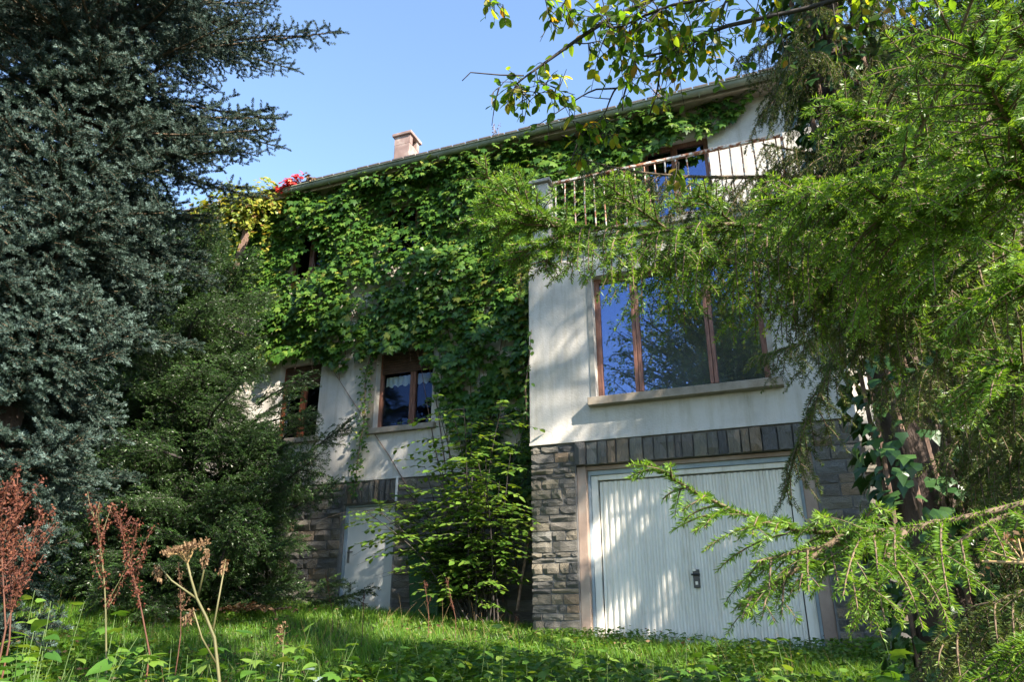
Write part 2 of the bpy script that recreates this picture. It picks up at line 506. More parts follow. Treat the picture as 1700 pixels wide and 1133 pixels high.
# main wall left of the door, right of it, and the strip beyond the block
course(-5.75, DOOR[0] - .03, -.05, ZST - .02, S + .03, .22, .5, .11, .2)
course(DOOR[1] + .03, -1.55, -.05, ZST - .02, S + .03, .3, .55, .13, .22)
course(DOOR[0] - .02, DOOR[1] + .04, 2.36, ZST - .02, S + .03, .3, .5, .1, .14) if False else None
course(BW + .02, 5.4, .2, ZST - .02, S + .03, .2, .4, .1, .2)
course(-1.55, -.02, .1, 1.2, S + .03, .45, .7, .18, .28)
# upright stones of the lintels
def soldier(x0, x1, z0, z1, yf, lo, hi, dep):
    x = x0
    while x < x1 - .02:
        w = R.uniform(lo, hi)
        if x1 - (x + w) < lo * .7: w = x1 - x
        o = bpy.data.objects.new('lintel_stone', STONES[R.integers(len(STONES))])
        COL.objects.link(o); o.parent = house
        dz = R.uniform(-.012, .014)
        o.location = (x + w / 2, yf + R.uniform(-.008, .008), (z0 + z1) / 2 + dz / 2)
        o.scale = (z1 - z0 + dz, dep * R.uniform(.6, 1.3), w - R.uniform(.006, .02))
        o.rotation_euler = (0, math.pi / 2, 0)
        x += w
soldier(.64, 3.61, 2.165, ZST - .02, .015, .08, .19, .05)
soldier(DOOR[0] - .04, DOOR[1] + .03, 2.115, ZST - .02, S + .015, .075, .14, .045)
MB().box(DOOR[1] + .03, DOOR[1] + .06, S - .05, S - .02, 2.1, 2.5).build('white_pipe', GARW, house)

# ---- garage opening
g = MB().box(.64, .765, .06, .30, -.3, 2.16).build('garage_jamb', CONCRETE, house, .008)
g = MB().box(3.455, 3.60, .06, .30, -.3, 2.16).build('garage_jamb', CONCRETE, house, .008)
MB().box(.768, 3.452, .10, .30, 2.11, 2.16).build('garage_head', CONCRETE, house)
gd = MB()
gd.box(.768, .80, .15, .30, -.3, 2.108); gd.box(3.42, 3.452, .15, .30, -.3, 2.108); gd.box(.801, 3.419, .15, .30, 2.05, 2.108)
gd.build('door_surround', GREYMET, house)
gdo = MB()
gdo.box(.803, .893, .18, .29, -.3, 2.046); gdo.box(3.30, 3.417, .18, .29, -.3, 2.046); gdo.box(.894, 3.299, .18, .29, 1.982, 2.046)
gdoor = gdo.build('garage_door', DOORG, house, .005)
def ribbed(x0, x1, z0, z1, y):
    """pressed steel leaf: shallow vertical ribs, all one sheet with thickness"""
    xs, ys = [x0], [y]
    n = 30; p = (x1 - x0 - .06) / n
    x = x0 + .03
    for k in range(n):
        xs += [x + .004, x + .022, x + p * .62, x + p * .82]
        ys += [y + .004, y - .016, y - .016, y + .004]
        x += p
    xs.append(x1); ys.append(y)
    V, Fl = [], []
    n = len(xs)
    for (zz) in (z0, z1):
        V += [(a, b, zz) for a, b in zip(xs, ys)]
    V += [(x0, y + .03, z0), (x1, y + .03, z0), (x0, y + .03, z1), (x1, y + .03, z1)]
    Fl += [(i, i + 1, n + i + 1, n + i) for i in range(n - 1)]
    b = 2 * n
    Fl += [(b + 1, b, b + 2, b + 3)]
    m = MB(); m.add(V, Fl)
    return m
ribbed(.908, 3.286, -.1, 1.965, .225).build('ribbed_leaf', DOORG, gdoor)
k = MB().box(2.045, 2.125, .19, .212, .585, .80).build('lock_plate', BLACK, gdoor, .004)
MB().tube([(2.03, .165, .74), (2.10, .15, .74), (2.13, .165, .735)], .012, 8).build('door_handle', BLACK, gdoor)
MB().box(2.07, 2.10, .183, .1895, .62, .66).build('keyhole', STEEL, gdoor)
MB().box(2.05, 2.09, .16, .189, .78, .815).build('lock_bolt', STEEL, gdoor)

# ---- cellar door
d = MB().box(DOOR[0] + .035, DOOR[1] - .035, S + .14, S + .18, .1, DOOR[3] - .035).build('cellar_door', DOORW, house, .004)
MB().box(DOOR[0], DOOR[0] + .033, S + .10, S + .22, .1, DOOR[3]).build('door_frame', GREYMET, d)
MB().box(DOOR[1] - .033, DOOR[1], S + .10, S + .22, .1, DOOR[3]).build('door_frame', GREYMET, d)
MB().box(DOOR[0] + .033, DOOR[1] - .033, S + .10, S + .22, DOOR[3] - .033, DOOR[3]).build('door_frame', GREYMET, d)
h = MB(); h.box(DOOR[0] + .075, DOOR[0] + .115, S + .125, S + .139, 1.16, 1.42)
h.build('handle_plate', STEEL, d, .004)
MB().tube([(DOOR[0] + .095, S + .12, 1.33), (DOOR[0] + .095, S + .085, 1.33), (DOOR[0] + .2, S + .08, 1.33)], .01, 8).build('door_handle', STEEL, d)

# ---- windows
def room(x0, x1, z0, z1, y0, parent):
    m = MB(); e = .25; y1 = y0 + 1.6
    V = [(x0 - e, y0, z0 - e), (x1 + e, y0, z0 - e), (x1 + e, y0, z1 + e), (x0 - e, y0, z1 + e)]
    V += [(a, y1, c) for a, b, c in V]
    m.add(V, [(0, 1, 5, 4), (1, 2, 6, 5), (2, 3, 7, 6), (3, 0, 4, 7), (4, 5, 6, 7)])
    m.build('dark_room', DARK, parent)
def window(h, y, mull, wood, glass, name='window', fr=.06, bars=(), sill=True, rail_z=None):
    x0, x1, z0, z1 = h
    f = MB()
    f.box(x0, x0 + fr, y, y + .07, z0, z1); f.box(x1 - fr, x1, y, y + .07, z0, z1)
    f.box(x0 + fr, x1 - fr, y, y + .07, z0, z0 + fr * 1.1); f.box(x0 + fr, x1 - fr, y, y + .07, z1 - fr, z1)
    w = f.build(name, wood, house, .006)
    edges = [x0 + fr] + [v for m in mull for v in (m - .055, m + .055)] + [x1 - fr]
    for m in mull:
        MB().box(m - .054, m - .003, y - .012, y + .07, z0 + fr * 1.1, z1 - fr).build('mullion', wood, w, .006)
        MB().box(m + .003, m + .054, y - .012, y + .07, z0 + fr * 1.1, z1 - fr).build('mullion', wood, w, .006)
    for a, b in zip(edges[::2], edges[1::2]):
        MB().box(a + .002, b - .002, y + .035, y + .041, z0 + fr * 1.1 + .002, z1 - fr - .002).build('pane', glass, w)
    room(x0, x1, z0, z1, y + .3, w)
    return w
wbig = window(WIN, .13, [1.55, 2.55], WOODF, GLASS, fr=.075)
MB().box(.88, 3.40, -.14, .125, 2.945, 3.058).build('window_sill', SILL, wbig, .008)
# pale render band round the big window
for bx in ((.90, .968, WIN[2], WIN[3]), (3.262, 3.33, WIN[2], WIN[3])):
    MB().box(bx[0], bx[1], -.012, -.001, bx[2], bx[3]).build('window_surround', SLAB, wbig)
w1 = window(W1, S + .15, [-5.03], WOODR, GLASS2)
MB().box(W1[0] - .1, W1[1] + .08, S - .08, S + .145, W1[2] - .1, W1[2] - .002).build('window_sill', SILL, w1, .008)
w2 = window(W2, S + .15, [-2.72], WOODF, GLASS2)
MB().box(W2[0] - .1, W2[1] + .1, S - .08, S + .145, W2[2] - .1, W2[2] - .002).build('window_sill', SILL, w2, .008)
for w, h in ((w1, W1), (w2, W2)):
    sh = MB()
    for k in range(9):
        z = h[3] - .045 * (k + 1)
        sh.add([(h[0] + .06, S + .12, z), (h[1] - .06, S + .12, z), (h[1] - .06, S + .105, z + .021), (h[0] + .06, S + .105, z + .021), (h[1] - .06, S + .12, z + .042), (h[0] + .06, S + .12, z + .042)], [(0, 1, 2, 3), (3, 2, 4, 5)])
    sh.build('roller_shutter', SHUTTER, w)['kind'] = 'stuff'
MB().box(W2[0] - .11, W2[0] - .001, S - .015, S - .002, W2[2] - .002, W2[3]).build('window_surround', SILL, w2)
cu = MB()
pts = [(W2[0] + .08 + i * .02, S + .24 + .012 * math.sin(i * 1.3)) for i in range(48)]
cu.add([(x, y, 4.38 + (0)) for x, y in pts] + [(x, y, 4.20 + .02 * math.sin(i * .9)) for i, (x, y) in enumerate(pts)], [(i, i + 1, 49 + i, 48 + i) for i in range(47)])
cu.build('lace_curtain', GARW, w2)
window(FD, S + .1, [2.14], WOODF, GLASS, name='french_window', fr=.085)
window(UW1, S + .12, [-2.78], WOODF, GLASS2)
window(UW2, S + .12, [-5.15], WOODF, GLASS2)

# ---- terrace slab, corner post and railing
MB().box(-.06, BW + .12, -.10, S - .003, 5.421, 5.50).build('terrace_slab', SLAB, house, .01)
MB().box(-.10, BW + .16, -.15, S - .003, 5.502, 5.585).build('terrace_edge', SLAB, house, .01)
MB().box(.09, .35, -.06, .20, 5.587, 6.66).build('corner_post', PLASTER, house, .01)
MB().box(.04, .40, -.11, .25, 6.662, 6.72).build('post_cap', SLAB, house, .012)
rail = MB().box(.362, 3.84, .02, .075, 6.66, 6.70).build('balcony_railing', RAIL, house, .006)
MB().box(.362, 3.84, .035, .06, 5.70, 5.73).build('bottom_rail', RAIL, rail, .004)
x = .44; kx = 0
while x < 3.78:
    if kx not in (14,):
        lean = R.uniform(-.012, .012)
        MB().tube([(x, .047, 5.70 if R.random() < .75 else 5.59), (x + lean, .047 + R.uniform(-.01, .01), 6.2), (x + R.uniform(-.006, .006), .047, 6.665)], .0125, 6).build('baluster', RAIL, rail)
    x += .157; kx += 1
MB().box(3.80, 3.84, .02, .075, 5.587, 6.66).build('railing_post', RAIL, rail, .004)
srl = MB().box(3.805, 3.835, .076, S - .003, 6.665, 6.695).build('side_rail', RAIL, rail)

# ---- eaves, gutter, roof, chimney
YG = .893
MB().box(-8.3, 9.2, YG + .13, S - .002, 8.40, 8.43).build('soffit', SILL, house)
MB().box(-8.3, 9.2, YG + .10, YG + .128, 8.36, 8.56).build('fascia', SILL, house)
def gutter():
    r, n = .075, 8
    sec = [(YG + r + r * math.cos(math.pi + math.pi * k / n) - .06, 8.46 + r * math.sin(math.pi + math.pi * k / n)) for k in range(n + 1)]
    sec = [(sec[0][0] - .012, 8.472), (sec[0][0] - .012, 8.455)] + sec
    V, Fl = [], []
    for x in np.linspace(-5.75, 9.2, 9):
        V += [(x, a, b) for a, b in sec]
    n = len(sec)
    for i in range(8):
        Fl += [(i * n + k, i * n + k + 1, (i + 1) * n + k + 1, (i + 1) * n + k) for k in range(n - 1)]
    Fl.append(tuple(range(n)))
    m = MB(); m.add(V, Fl)
    return m.build('gutter', GUTTER, house, smooth=True)
gu = gutter()
gb = MB()
for x in np.arange(-5.3, 9, .8):
    MB().tube([(x, YG - .03, 8.475), (x, YG - .032, 8.41), (x, YG + .01, 8.372), (x, YG + .06, 8.375), (x, YG + .1, 8.42)], .01, 5).build('gutter_bracket', GUTTER, gu)
m = MB()
m.add([(-8.35, YG + .05, 8.53), (9.3, YG + .05, 8.53), (9.3, 5.6, 10.0), (-8.35, 5.6, 10.0), (9.3, 10.2, 8.53), (-8.35, 10.2, 8.53), (-8.35, YG + .05, 8.50), (9.3, YG + .05, 8.50)],
      [(0, 1, 2, 3), (3, 2, 4, 5), (6, 7, 1, 0), (0, 3, 5), (1, 4, 2)])
roof = m.build('roof', ROOF, house)
tl = None
for x in np.arange(-8.3, 9.2, .26):      # front row of tiles shows over the gutter
    if tl is None:
        tl = MB().box(0, .24, 0, .36, 0, .036).build('tile', ROOF, roof, .006)
        o = tl
    else:
        o = tl.copy(); COL.objects.link(o)
    o.location = (x, YG, 8.535 + .014 * R.random()); o.rotation_euler = (.02 + R.normal(0, .01), R.normal(0, .01), 0)
cx0, cx1, cy0, cy1 = -4.62, -4.2, 3.4, 3.86
ch = MB().box(cx0, cx1, cy0, cy1, 9.0, 10.98).build('chimney', CHIM, roof, .015)
for a, b in ((cx0, cy0), (cx1 - .15, cy0), (cx0, cy1 - .15), (cx1 - .15, cy1 - .15)):
    pass
cm = MB(); cm.box(cx0, cx1, cy0, cy0 + .13, 10.982, 11.22); cm.box(cx0, cx1, cy1 - .13, cy1, 10.982, 11.22); cm.box(cx0, cx0 + .1, cy0 + .131, cy1 - .131, 10.982, 11.22)
cm.build('chimney_head', CHIM, ch)
MB().box(cx0 - .05, cx1 + .05, cy0 - .05, cy1 + .05, 11.222, 11.30).build('chimney_cap', CHIM, ch, .012)

# ------------------------------------------------------------------ the neighbour's house
nb = thing('neighbour_house', 'pale pink rendered house glimpsed through the dark yew on the far left', 'house', (0, 0, 0))
PINK = mat_noise('pale_pink_render', [(.3, (.60, .48, .44)), (.7, (.72, .60, .56))], 2, .9, 30, .3, .01)
wall_holes('wall', -24, -12.2, .3, 6.6, 4.0, .4, [(-15, -14, 3.4, 4.8), (-18.5, -17.4, 3.4, 4.8), (-15, -14, .9, 2.2)], PINK, nb)
MB().box(-12.6, -12.2, 4.402, 12, .3, 6.6).build('gable_wall', PINK, nb)
for h in ((-15, -14, 3.4, 4.8), (-18.5, -17.4, 3.4, 4.8), (-15, -14, .9, 2.2)):
    w_ = MB().box(h[0], h[1], 4.15, 4.2, h[2], h[3]).build('window', WOODF, nb)
    MB().box(h[0] + .08, h[1] - .08, 4.14, 4.149, h[2] + .08, h[3] - .08).build('pane', BLACK, w_)
m = MB()
m.add([(-24.4, 3.5, 6.5), (-11.8, 3.5, 6.5), (-11.8, 8, 8.6), (-24.4, 8, 8.6), (-11.8, 12.5, 6.5), (-24.4, 12.5, 6.5)], [(0, 1, 2, 3), (3, 2, 4, 5), (0, 3, 5), (1, 4, 2)])
m.build('roof', ROOF, nb)

# ------------------------------------------------------------------ foliage engine
def grow(p0, d0, L, K=5, grav=0.0, wob=0.0, rng=R):
    """N curved twigs: start points, directions, lengths -> (N,K,3)"""
    N = len(p0)
    P = np.empty((N, K, 3)); P[:, 0] = p0
    d = nrm(np.asarray(d0, float)); ds = (np.asarray(L, float) / (K - 1))[:, None]
    g = np.broadcast_to(np.asarray(grav, float), (N,))[:, None]
    for k in range(1, K):
        d = d + np.array([0, 0, -1.0]) * g / (K - 1)
        if wob:
            d = d + rng.normal(0, wob, d.shape) / (K - 1)
        d = nrm(d)
        P[:, k] = P[:, k - 1] + d * ds
    return P

def plen(P):
    return np.linalg.norm(np.diff(P, axis=1), axis=2).sum(1)

def at(P, idx, t):
    K = P.shape[1]
    f = np.clip(t, 0, .9999) * (K - 1); i = f.astype(int); a = (f - i)[:, None]
    A, B = P[idx, i], P[idx, i + 1]
    return A * (1 - a) + B * a, nrm(B - A)

def spawn(P, spacing, t0=0.05, t1=1.0, rng=R, jit=.5):
    n = np.maximum(1, np.round(plen(P) * (t1 - t0) / spacing)).astype(int)
    idx = np.repeat(np.arange(len(P)), n)
    k = np.concatenate([np.arange(a) for a in n])
    t = t0 + (k + .5 + rng.uniform(-jit, jit, len(k))) / n[idx] * (t1 - t0)
    return idx, np.clip(t, 0, 1), k

def side_dirs(T, k, ang, up_mix, rng, up=np.array([0, 0, 1.0])):
    s = np.cross(T, up); bad = np.linalg.norm(s, axis=1) < .1
    s[bad] = np.array([1.0, 0, 0]); s = nrm(s)
    n = nrm(np.cross(s, T))
    sg = np.where(k % 2 == 0, 1.0, -1.0)[:, None]
    a = np.radians(rng.normal(ang, 8, len(T)))[:, None]
    u = rng.normal(up_mix[0], up_mix[1], len(T))[:, None]
    return nrm(T * np.cos(a) + s * sg * np.sin(a) + n * u)

def tubes(P, r0, r1, sides=4):
    N, K, _ = P.shape
    T = nrm(np.gradient(P, axis=1))
    ref = np.where(np.abs(T[:, :1, 2:3]) < .9, np.array([0, 0, 1.0]), np.array([1.0, 0, 0]))
    A = nrm(np.cross(T, np.broadcast_to(ref, T.shape))); B = np.cross(T, A)
    w = np.linspace(0, 1, K)
    r = np.asarray(r0)[..., None] * (1 - w) + np.asarray(r1)[..., None] * w
    r = np.broadcast_to(r, (N, K))
    th = np.arange(sides) * 2 * math.pi / sides
    V = P[:, :, None] + r[:, :, None, None] * (A[:, :, None] * np.cos(th)[:, None] + B[:, :, None] * np.sin(th)[:, None])
    base = (np.arange(N) * K * sides)[:, None, None] + (np.arange(K - 1) * sides)[None, :, None]
    k = np.arange(sides)[None, None, :]; k2 = (k + 1) % sides
    Fq = np.stack([base + k, base + k2, base + sides + k2, base + sides + k], -1).reshape(-1, 4)
    return V.reshape(-1, 3), Fq

def needles(P, dens, ln, wd, ang=55, flat=0.0, t0=0.0, rng=R, young=None, lift=0.0, tipw=.7, tip0=.06, tpow=1.6, jit=9):
    """needles set on twigs: thin four-cornered blades. flat>0 combs them to the two sides."""
    n = np.maximum(2, np.round(plen(P) * dens)).astype(int)
    idx = np.repeat(np.arange(len(P)), n)
    t = t0 + (1 - t0) * rng.random(len(idx)) ** .95
    C, T = at(P, idx, t)
    up = np.array([0, 0, 1.0])
    s = np.cross(T, up); bad = np.linalg.norm(s, axis=1) < .05; s[bad] = np.array([1.0, 0, 0]); s = nrm(s)
    u = nrm(np.cross(s, T))
    ph = rng.uniform(0, 2 * math.pi, len(idx))
    cs, sn = np.cos(ph), np.sin(ph)
    if flat > 0:
        cs = np.sign(cs) * np.abs(cs) ** (1 - .7 * flat)
        sn = sn * (1 - flat) + lift
    rad = nrm(s * cs[:, None] + u * sn[:, None])
    a = np.radians(rng.normal(ang, jit, len(idx)) * (1 - .45 * t ** 8))[:, None]
    D = nrm(T * np.cos(a) + rad * np.sin(a))
    Ls = (ln * rng.uniform(.75, 1.15, len(idx)) * (1 - .25 * np.maximum(0, t - .85) / .15))[:, None]
    Wd = nrm(np.cross(D, rad + rng.normal(0, .5, rad.shape))) * wd * .5
    V = np.stack([C, C + D * Ls * .5 + Wd, C + D * Ls, C + D * Ls * .5 - Wd], 1).reshape(-1, 3)
    Fq = (np.arange(len(idx)) * 4)[:, None] + np.arange(4)[None]
    rn = rng.random(len(P))[idx] * .7 + .3 * rng.random(len(idx))
    y = np.zeros(len(P)) if young is None else young
    tip = np.clip(y[idx] * (tip0 + tipw * t ** tpow), 0, 1)
    return V, Fq, np.repeat(rn, 4), np.repeat(tip, 4)

def assemble(name, wood, leaf, mats, parent=None, kind=None, loc=None):
    """wood: list of (V,F); leaf: list of (V,F,rnd,tip)"""
    V, Fs, rn, tp, mi, n = [], [], [], [], [], 0
    for v, f in wood:
        V.append(v); Fs.append(f + n); n += len(v); rn.append(np.zeros(len(v))); tp.append(np.zeros(len(v))); mi.append(np.zeros(len(f), int))
    for v, f, r, t in leaf:
        V.append(v); Fs.append(f + n); n += len(v); rn.append(r); tp.append(t); mi.append(np.ones(len(f), int))
    return mesh_np(name, np.concatenate(V), Fs, mats, parent, {'rnd': np.concatenate(rn), 'tip': np.concatenate(tp)}, np.concatenate(mi), kind=kind)

# leaf shapes: x across, y from stalk to tip, z up from the blade
def leaf_shape(kind):
    if kind == 'oval':
        V = [(0, 0, 0), (-.24, .22, .05), (0, .3, -.02), (.24, .22, .05), (-.31, .52, .05), (0, .6, -.02), (.31, .52, .05), (-.17, .82, 0), (.17, .82, 0), (0, 1, -.06)]
        Fl = [(0, 2, 1), (0, 3, 2), (1, 2, 5), (1, 5, 4), (2, 3, 6), (2, 6, 5), (4, 5, 7), (5, 6, 8), (5, 8, 9), (5, 9, 7)]
    elif kind == 'lobed':
        V = [(0, 0, 0), (-.26, -.12, -.05), (-.58, .16, -.10), (-.36, .34, .0), (-.44, .66, -.08), (-.18, .62, .02), (0, 1.0, -.14),
             (.18, .62, .02), (.44, .66, -.08), (.36, .34, .0), (.58, .16, -.10), (.26, -.12, -.05), (0, .36, .05)]
        Fl = [(12, i, i + 1) for i in range(1, 11)] + [(12, 0, 1), (12, 11, 0)]
    elif kind == 'ivy':
        V = [(0, 0, 0), (-.4, -.02, -.03), (-.5, .3, -.06), (-.26, .48, .02), (0, 1, -.1), (.26, .48, .02), (.5, .3, -.06), (.4, -.02, -.03), (0, .3, .05)]
        Fl = [(8, i, i + 1) for i in range(0, 7)] + [(8, 7, 0)]
    elif kind == 'small':
        V = [(0, 0, 0), (-.3, .45, .04), (0, 1, -.06), (.3, .45, .04), (0, .5, -.03)]
        Fl = [(0, 4, 1), (0, 3, 4), (1, 4, 2), (4, 3, 2)]
    elif kind == 'nettle':
        V = [(0, 0, 0), (-.36, .18, .03), (-.30, .5, .03), (-.14, .8, 0), (0, 1, -.1), (.14, .8, 0), (.30, .5, .03), (.36, .18, .03), (0, .45, -.04)]
        Fl = [(8, i + 1, i) for i in range(0, 7)] + [(8, 0, 7)]
    return np.array(V, float), np.array(Fl, int)
SHAPES = {k: leaf_shape(k) for k in ('oval', 'lobed', 'ivy', 'small', 'nettle')}

def basis(D, N_):
    y = nrm(D); x = nrm(np.cross(y, N_)); z = np.cross(x, y)
    return np.stack([x, y, z], -1)

def leaves(shape, C, D, N_, size, rng=R):
    Vt, Ft = SHAPES[shape]
    B = basis(D, N_)
    V = C[:, None] + np.einsum('nij,vj->nvi', B, Vt) * np.asarray(size)[:, None, None]
    n = len(C); nv = len(Vt)
    Fq = (np.arange(n) * nv)[:, None, None] + Ft[None]
    r = rng.random(n)
    return V.reshape(-1, 3), Fq.reshape(-1, 3), np.repeat(r, nv), np.zeros(n * nv)

LEAF_MESH = {}
def leaf_parts(shape, mat, C, D, N_, size, parent, name='leaf'):
    """leaves that can be picked apart: an object each, sharing one mesh"""
    key = (shape, mat.name)
    if key not in LEAF_MESH:
        Vt, Ft = SHAPES[shape]
        me = bpy.data.meshes.new(name)
        me.from_pydata(Vt.tolist(), [], Ft.tolist()); me.update(); me.materials.append(mat)
        LEAF_MESH[key] = me
    me = LEAF_MESH[key]
    B = basis(D, N_)
    pl = np.array(parent.location)
    for i in range(len(C)):
        o = bpy.data.objects.new(name, me)
        COL.objects.link(o); o.parent = parent
        mm = Matrix.Identity(4)
        for a in range(3):
            for b in range(3):
                mm[a][b] = B[i][a][b] * size[i]
            mm[a][3] = C[i][a] - pl[a]
        o.matrix_basis = mm

def split_leaves(shape, mat, C, D, N_, size, parent, most=300, name='leaf', mass='foliage', key=None):
    """the largest `most` leaves in view become parts, the others one foliage part"""
    d = np.linalg.norm(C - EYE, axis=1)
    sc = size / d if key is None else key * size / d
    order = np.argsort(-sc)
    a, b = order[:most], order[most:]
    leaf_parts(shape, mat, C[a], D[a], N_[a], size[a], parent, name)
    if len(b):
        V, Fq, r, t = leaves(shape, C[b], D[b], N_[b], size[b])
        mesh_np(mass, V - np.array(parent.location), [Fq], [mat], parent, {'rnd': r, 'tip': t}, kind='stuff')

def seen(c):
    v = c - EYE; dep = v @ FW
    px, py = 850 + F_PX * (v @ RT) / dep, 566.5 - F_PX * (v @ UP) / dep
    return (dep > 0) & (px > -60) & (px < 1760) & (py > -50) & (py < 1250)

def vnoise(x, y, seed=0):
    """smooth value noise, 0..1"""
    def hsh(i, j):
        s = np.sin(i * 127.1 + j * 311.7 + seed * 74.7) * 43758.5453
        return s - np.floor(s)
    i, j = np.floor(x), np.floor(y); u, v = x - i, y - j
    u = u * u * (3 - 2 * u); v = v * v * (3 - 2 * v)
    return (hsh(i, j) * (1 - u) + hsh(i + 1, j) * u) * (1 - v) + (hsh(i, j + 1) * (1 - u) + hsh(i + 1, j + 1) * u) * v

# ------------------------------------------------------------------ the creeper on the house
def vine_keep(X, Z):
    """how likely a leaf is at a spot of the main wall"""
    n = vnoise(X * 1.3, Z * 1.3, 3) * .6 + vnoise(X * 3.1, Z * 3.1, 5) * .4
    lo = np.interp(X, [-8.2, -5.6, -4.6, -4.0, -3.4, -2.5, -2.15, -1.7, -1.2, -.6, 0], [4.5, 4.75, 4.85, 4.75, 4.78, 4.72, 3.6, 3.0, 2.2, 1.5, 1.2])
    k = np.clip((Z - lo + (n - .5) * .7) / .18, 0, 1)
    k *= np.where((Z < 4.7) & (X > -2.2), np.clip((n - .2) * 5, 0, 1) * np.where(X > -1.9, 1, .6), 1)
    k *= np.where(n < .25, .5, 1)
    # openings that still show
    k *= np.where((X > -3.25) & (X < -2.5) & (Z > 6.7) & (Z < 7.7), np.where(n > .55, .5, .04), 1)
    k *= np.where((X > -5.5) & (X < -4.85) & (Z > 6.5) & (Z < 7.5), np.where(n > .5, .5, .05), 1)
    k *= np.where((Z > 8.05 + (n - .5) * .9), 1, 1)
    k *= np.where((Z > 5.95) & (Z < 6.3) & (X < -2.8) & (n < .6), .25, 1)
    # over the terrace
    r = X > 0
    k = np.where(r & (Z < 5.6), 0, k)
    k = np.where(r & (X > 1.66), np.clip((Z - np.interp(X, [1.66, 2.8, 3.2, 3.7], [7.75, 7.85, 8.05, 8.4]) + (n - .5) * .6) / .15, 0, 1), k)
    k = np.where(X > 3.6, 0, k)
    return k
def climbing_vine():
    t = thing('climbing_vine', 'broad green creeper covering the upper wall of the house', 'creeper', (-3, S, 2.5))
    n = 38000
    X = R.uniform(-8.2, 3.6, n); Z = R.uniform(1.2, 8.5, n)
    ok = R.random(n) < vine_keep(X, Z)
    X, Z = X[ok], Z[ok]; n = len(X)
    bul = vnoise(X * 1.7 + 9, Z * 1.9, 8)
    off = .03 + .42 * bul ** 1.3 * R.random(n) ** .5 + .06 * R.random(n)
    Y = S - off
    C = np.stack([X, Y, Z], 1)
    D = nrm(np.stack([R.normal(0, .35, n), -.45 + R.normal(0, .25, n), -.8 + R.normal(0, .25, n)], 1))
    N_ = nrm(np.stack([R.normal(.15, .35, n), -1 + 0 * X, .75 + R.normal(0, .3, n)], 1))
    # shoots that reach out over the gutter
    m = 1500
    xa = R.uniform(-5.3, 2.9, m); xa = xa[vnoise(xa * 1.6, xa * 0 + 3, 51) > .42]; m = len(xa)
    C[:m] = np.stack([xa, R.uniform(YG - .04, S - .1, m), R.uniform(8.1, 8.46, m)], 1); off[:m] = .4
    sz = R.uniform(.06, .18, n) * np.where(R.random(n) < .2, .7, 1); sz[:m] *= .8
    split_leaves('lobed', L_VINE, C, D, N_, sz, t, 300, key=(off > .14) * 1.0 + .3)
    # stems on the wall
    P0 = np.stack([R.uniform(-7.5, 0, 60), np.full(60, S - .015), R.uniform(4.3, 5.6, 60)], 1)
    P = grow(P0, np.stack([R.normal(0, .4, 60), 0 * P0[:, 0], np.ones(60)], 1), R.uniform(.8, 2.4, 60), 8, 0, .9)
    P[:, :, 1] = S - .015 - .01 * R.random((60, 8))
    P1 = grow(np.stack([R.uniform(-2.2, -.1, 14), np.full(14, S - .02), np.full(14, .5)], 1), np.stack([R.normal(0, .15, 14), np.zeros(14), np.ones(14)], 1), R.uniform(4, 5.5, 14), 8, 0, .4)
    P1[:, :, 1] = S - .02
    va, fa = tubes(np.concatenate([P, P1]), np.r_[np.full(60, .007), np.full(14, .013)], np.full(74, .004), 5)
    mesh_np('stems', va - np.array(t.location), [fa], [VINEW], t, kind='stuff')
    # bare stem bundle hanging by the left corner
    b = MB()
    for k in range(5):
        b.tube([np.array([-6.55 + k * .035, S - .3, 8.15]), np.array([-6.6 + k * .04, S - .33, 7.6]), np.array([-6.75 + .03 * k, S - .3, 7.0]), np.array([-7.0 + .04 * k, S - .26, 6.5])] - np.array(t.location), [.028, .022, .018, .01], 6)
    b.build('woody_stem', VINEW, t)
climbing_vine()

def vine_clump(name, label, mat, centre, rad, n, size, shape='lobed', nparts=80, hang=0):
    t = thing(name, label, 'creeper', tuple(centre))
    u = nrm(R.normal(0, 1, (n, 3))); r = R.random(n) ** (1 / 2.2)
    C = np.array(centre) + u * r[:, None] * np.array(rad)
    C[:, 2] += .12 * np.sin(C[:, 0] * 7)
    D = nrm(u * np.array([.6, .6, .2]) + np.array([0, -.35, -.75]) + R.normal(0, .3, (n, 3)))
    N_ = nrm(u + np.array([.1, -.5, .8]) + R.normal(0, .25, (n, 3)))
    s = R.uniform(size[0], size[1], n)
    if hang:
        m = n // 3
        k = R.integers(0, hang, m)
        hx = np.linspace(-.85, .85, hang)[k] + R.normal(0, .05, m)
        hl = (R.random(hang) * .7 + .5)[k]
        C[:m] = np.array(centre) + np.stack([hx * rad[0], -rad[1] * .7 + R.normal(0, .06, m), -rad[2] * .4 - hl * R.random(m) * 1.3], 1)
        s[:m] *= .75
    split_leaves(shape, mat, C, D, N_, s, t, nparts, key=(1.2 - 0 * s) * (u[:, 1] < 0) + .2)
    w = grow(np.repeat(np.array([centre]), 16, 0), R.normal(0, 1, (16, 3)) * np.array(rad), R.uniform(.3, .8, 16) * min(1, rad[0]), 5, .9, .4)
    v, f = tubes(w, np.full(16, .01), np.full(16, .004), 5)
    mesh_np('stems', v - np.array(centre), [f], [VINEW], t, kind='stuff')
vine_clump('creeper_clump', 'yellow green creeper cascading over the left eaves corner', L_VINEY, (-6.75, S - .42, 8.38), (1.25, .42, .5), 1500, (.07, .13), nparts=120, hang=7)
vine_clump('creeper_clump', 'crimson red creeper tuft on the gutter end', L_RED, (-5.45, YG - .02, 8.62), (.30, .14, .14), 130, (.07, .12), nparts=60)
vine_clump('creeper_clump', 'small orange brown creeper tuft on the gutter right of the red one', L_DRY, (-4.95, YG, 8.60), (.18, .1, .08), 40, (.05, .09), nparts=20)

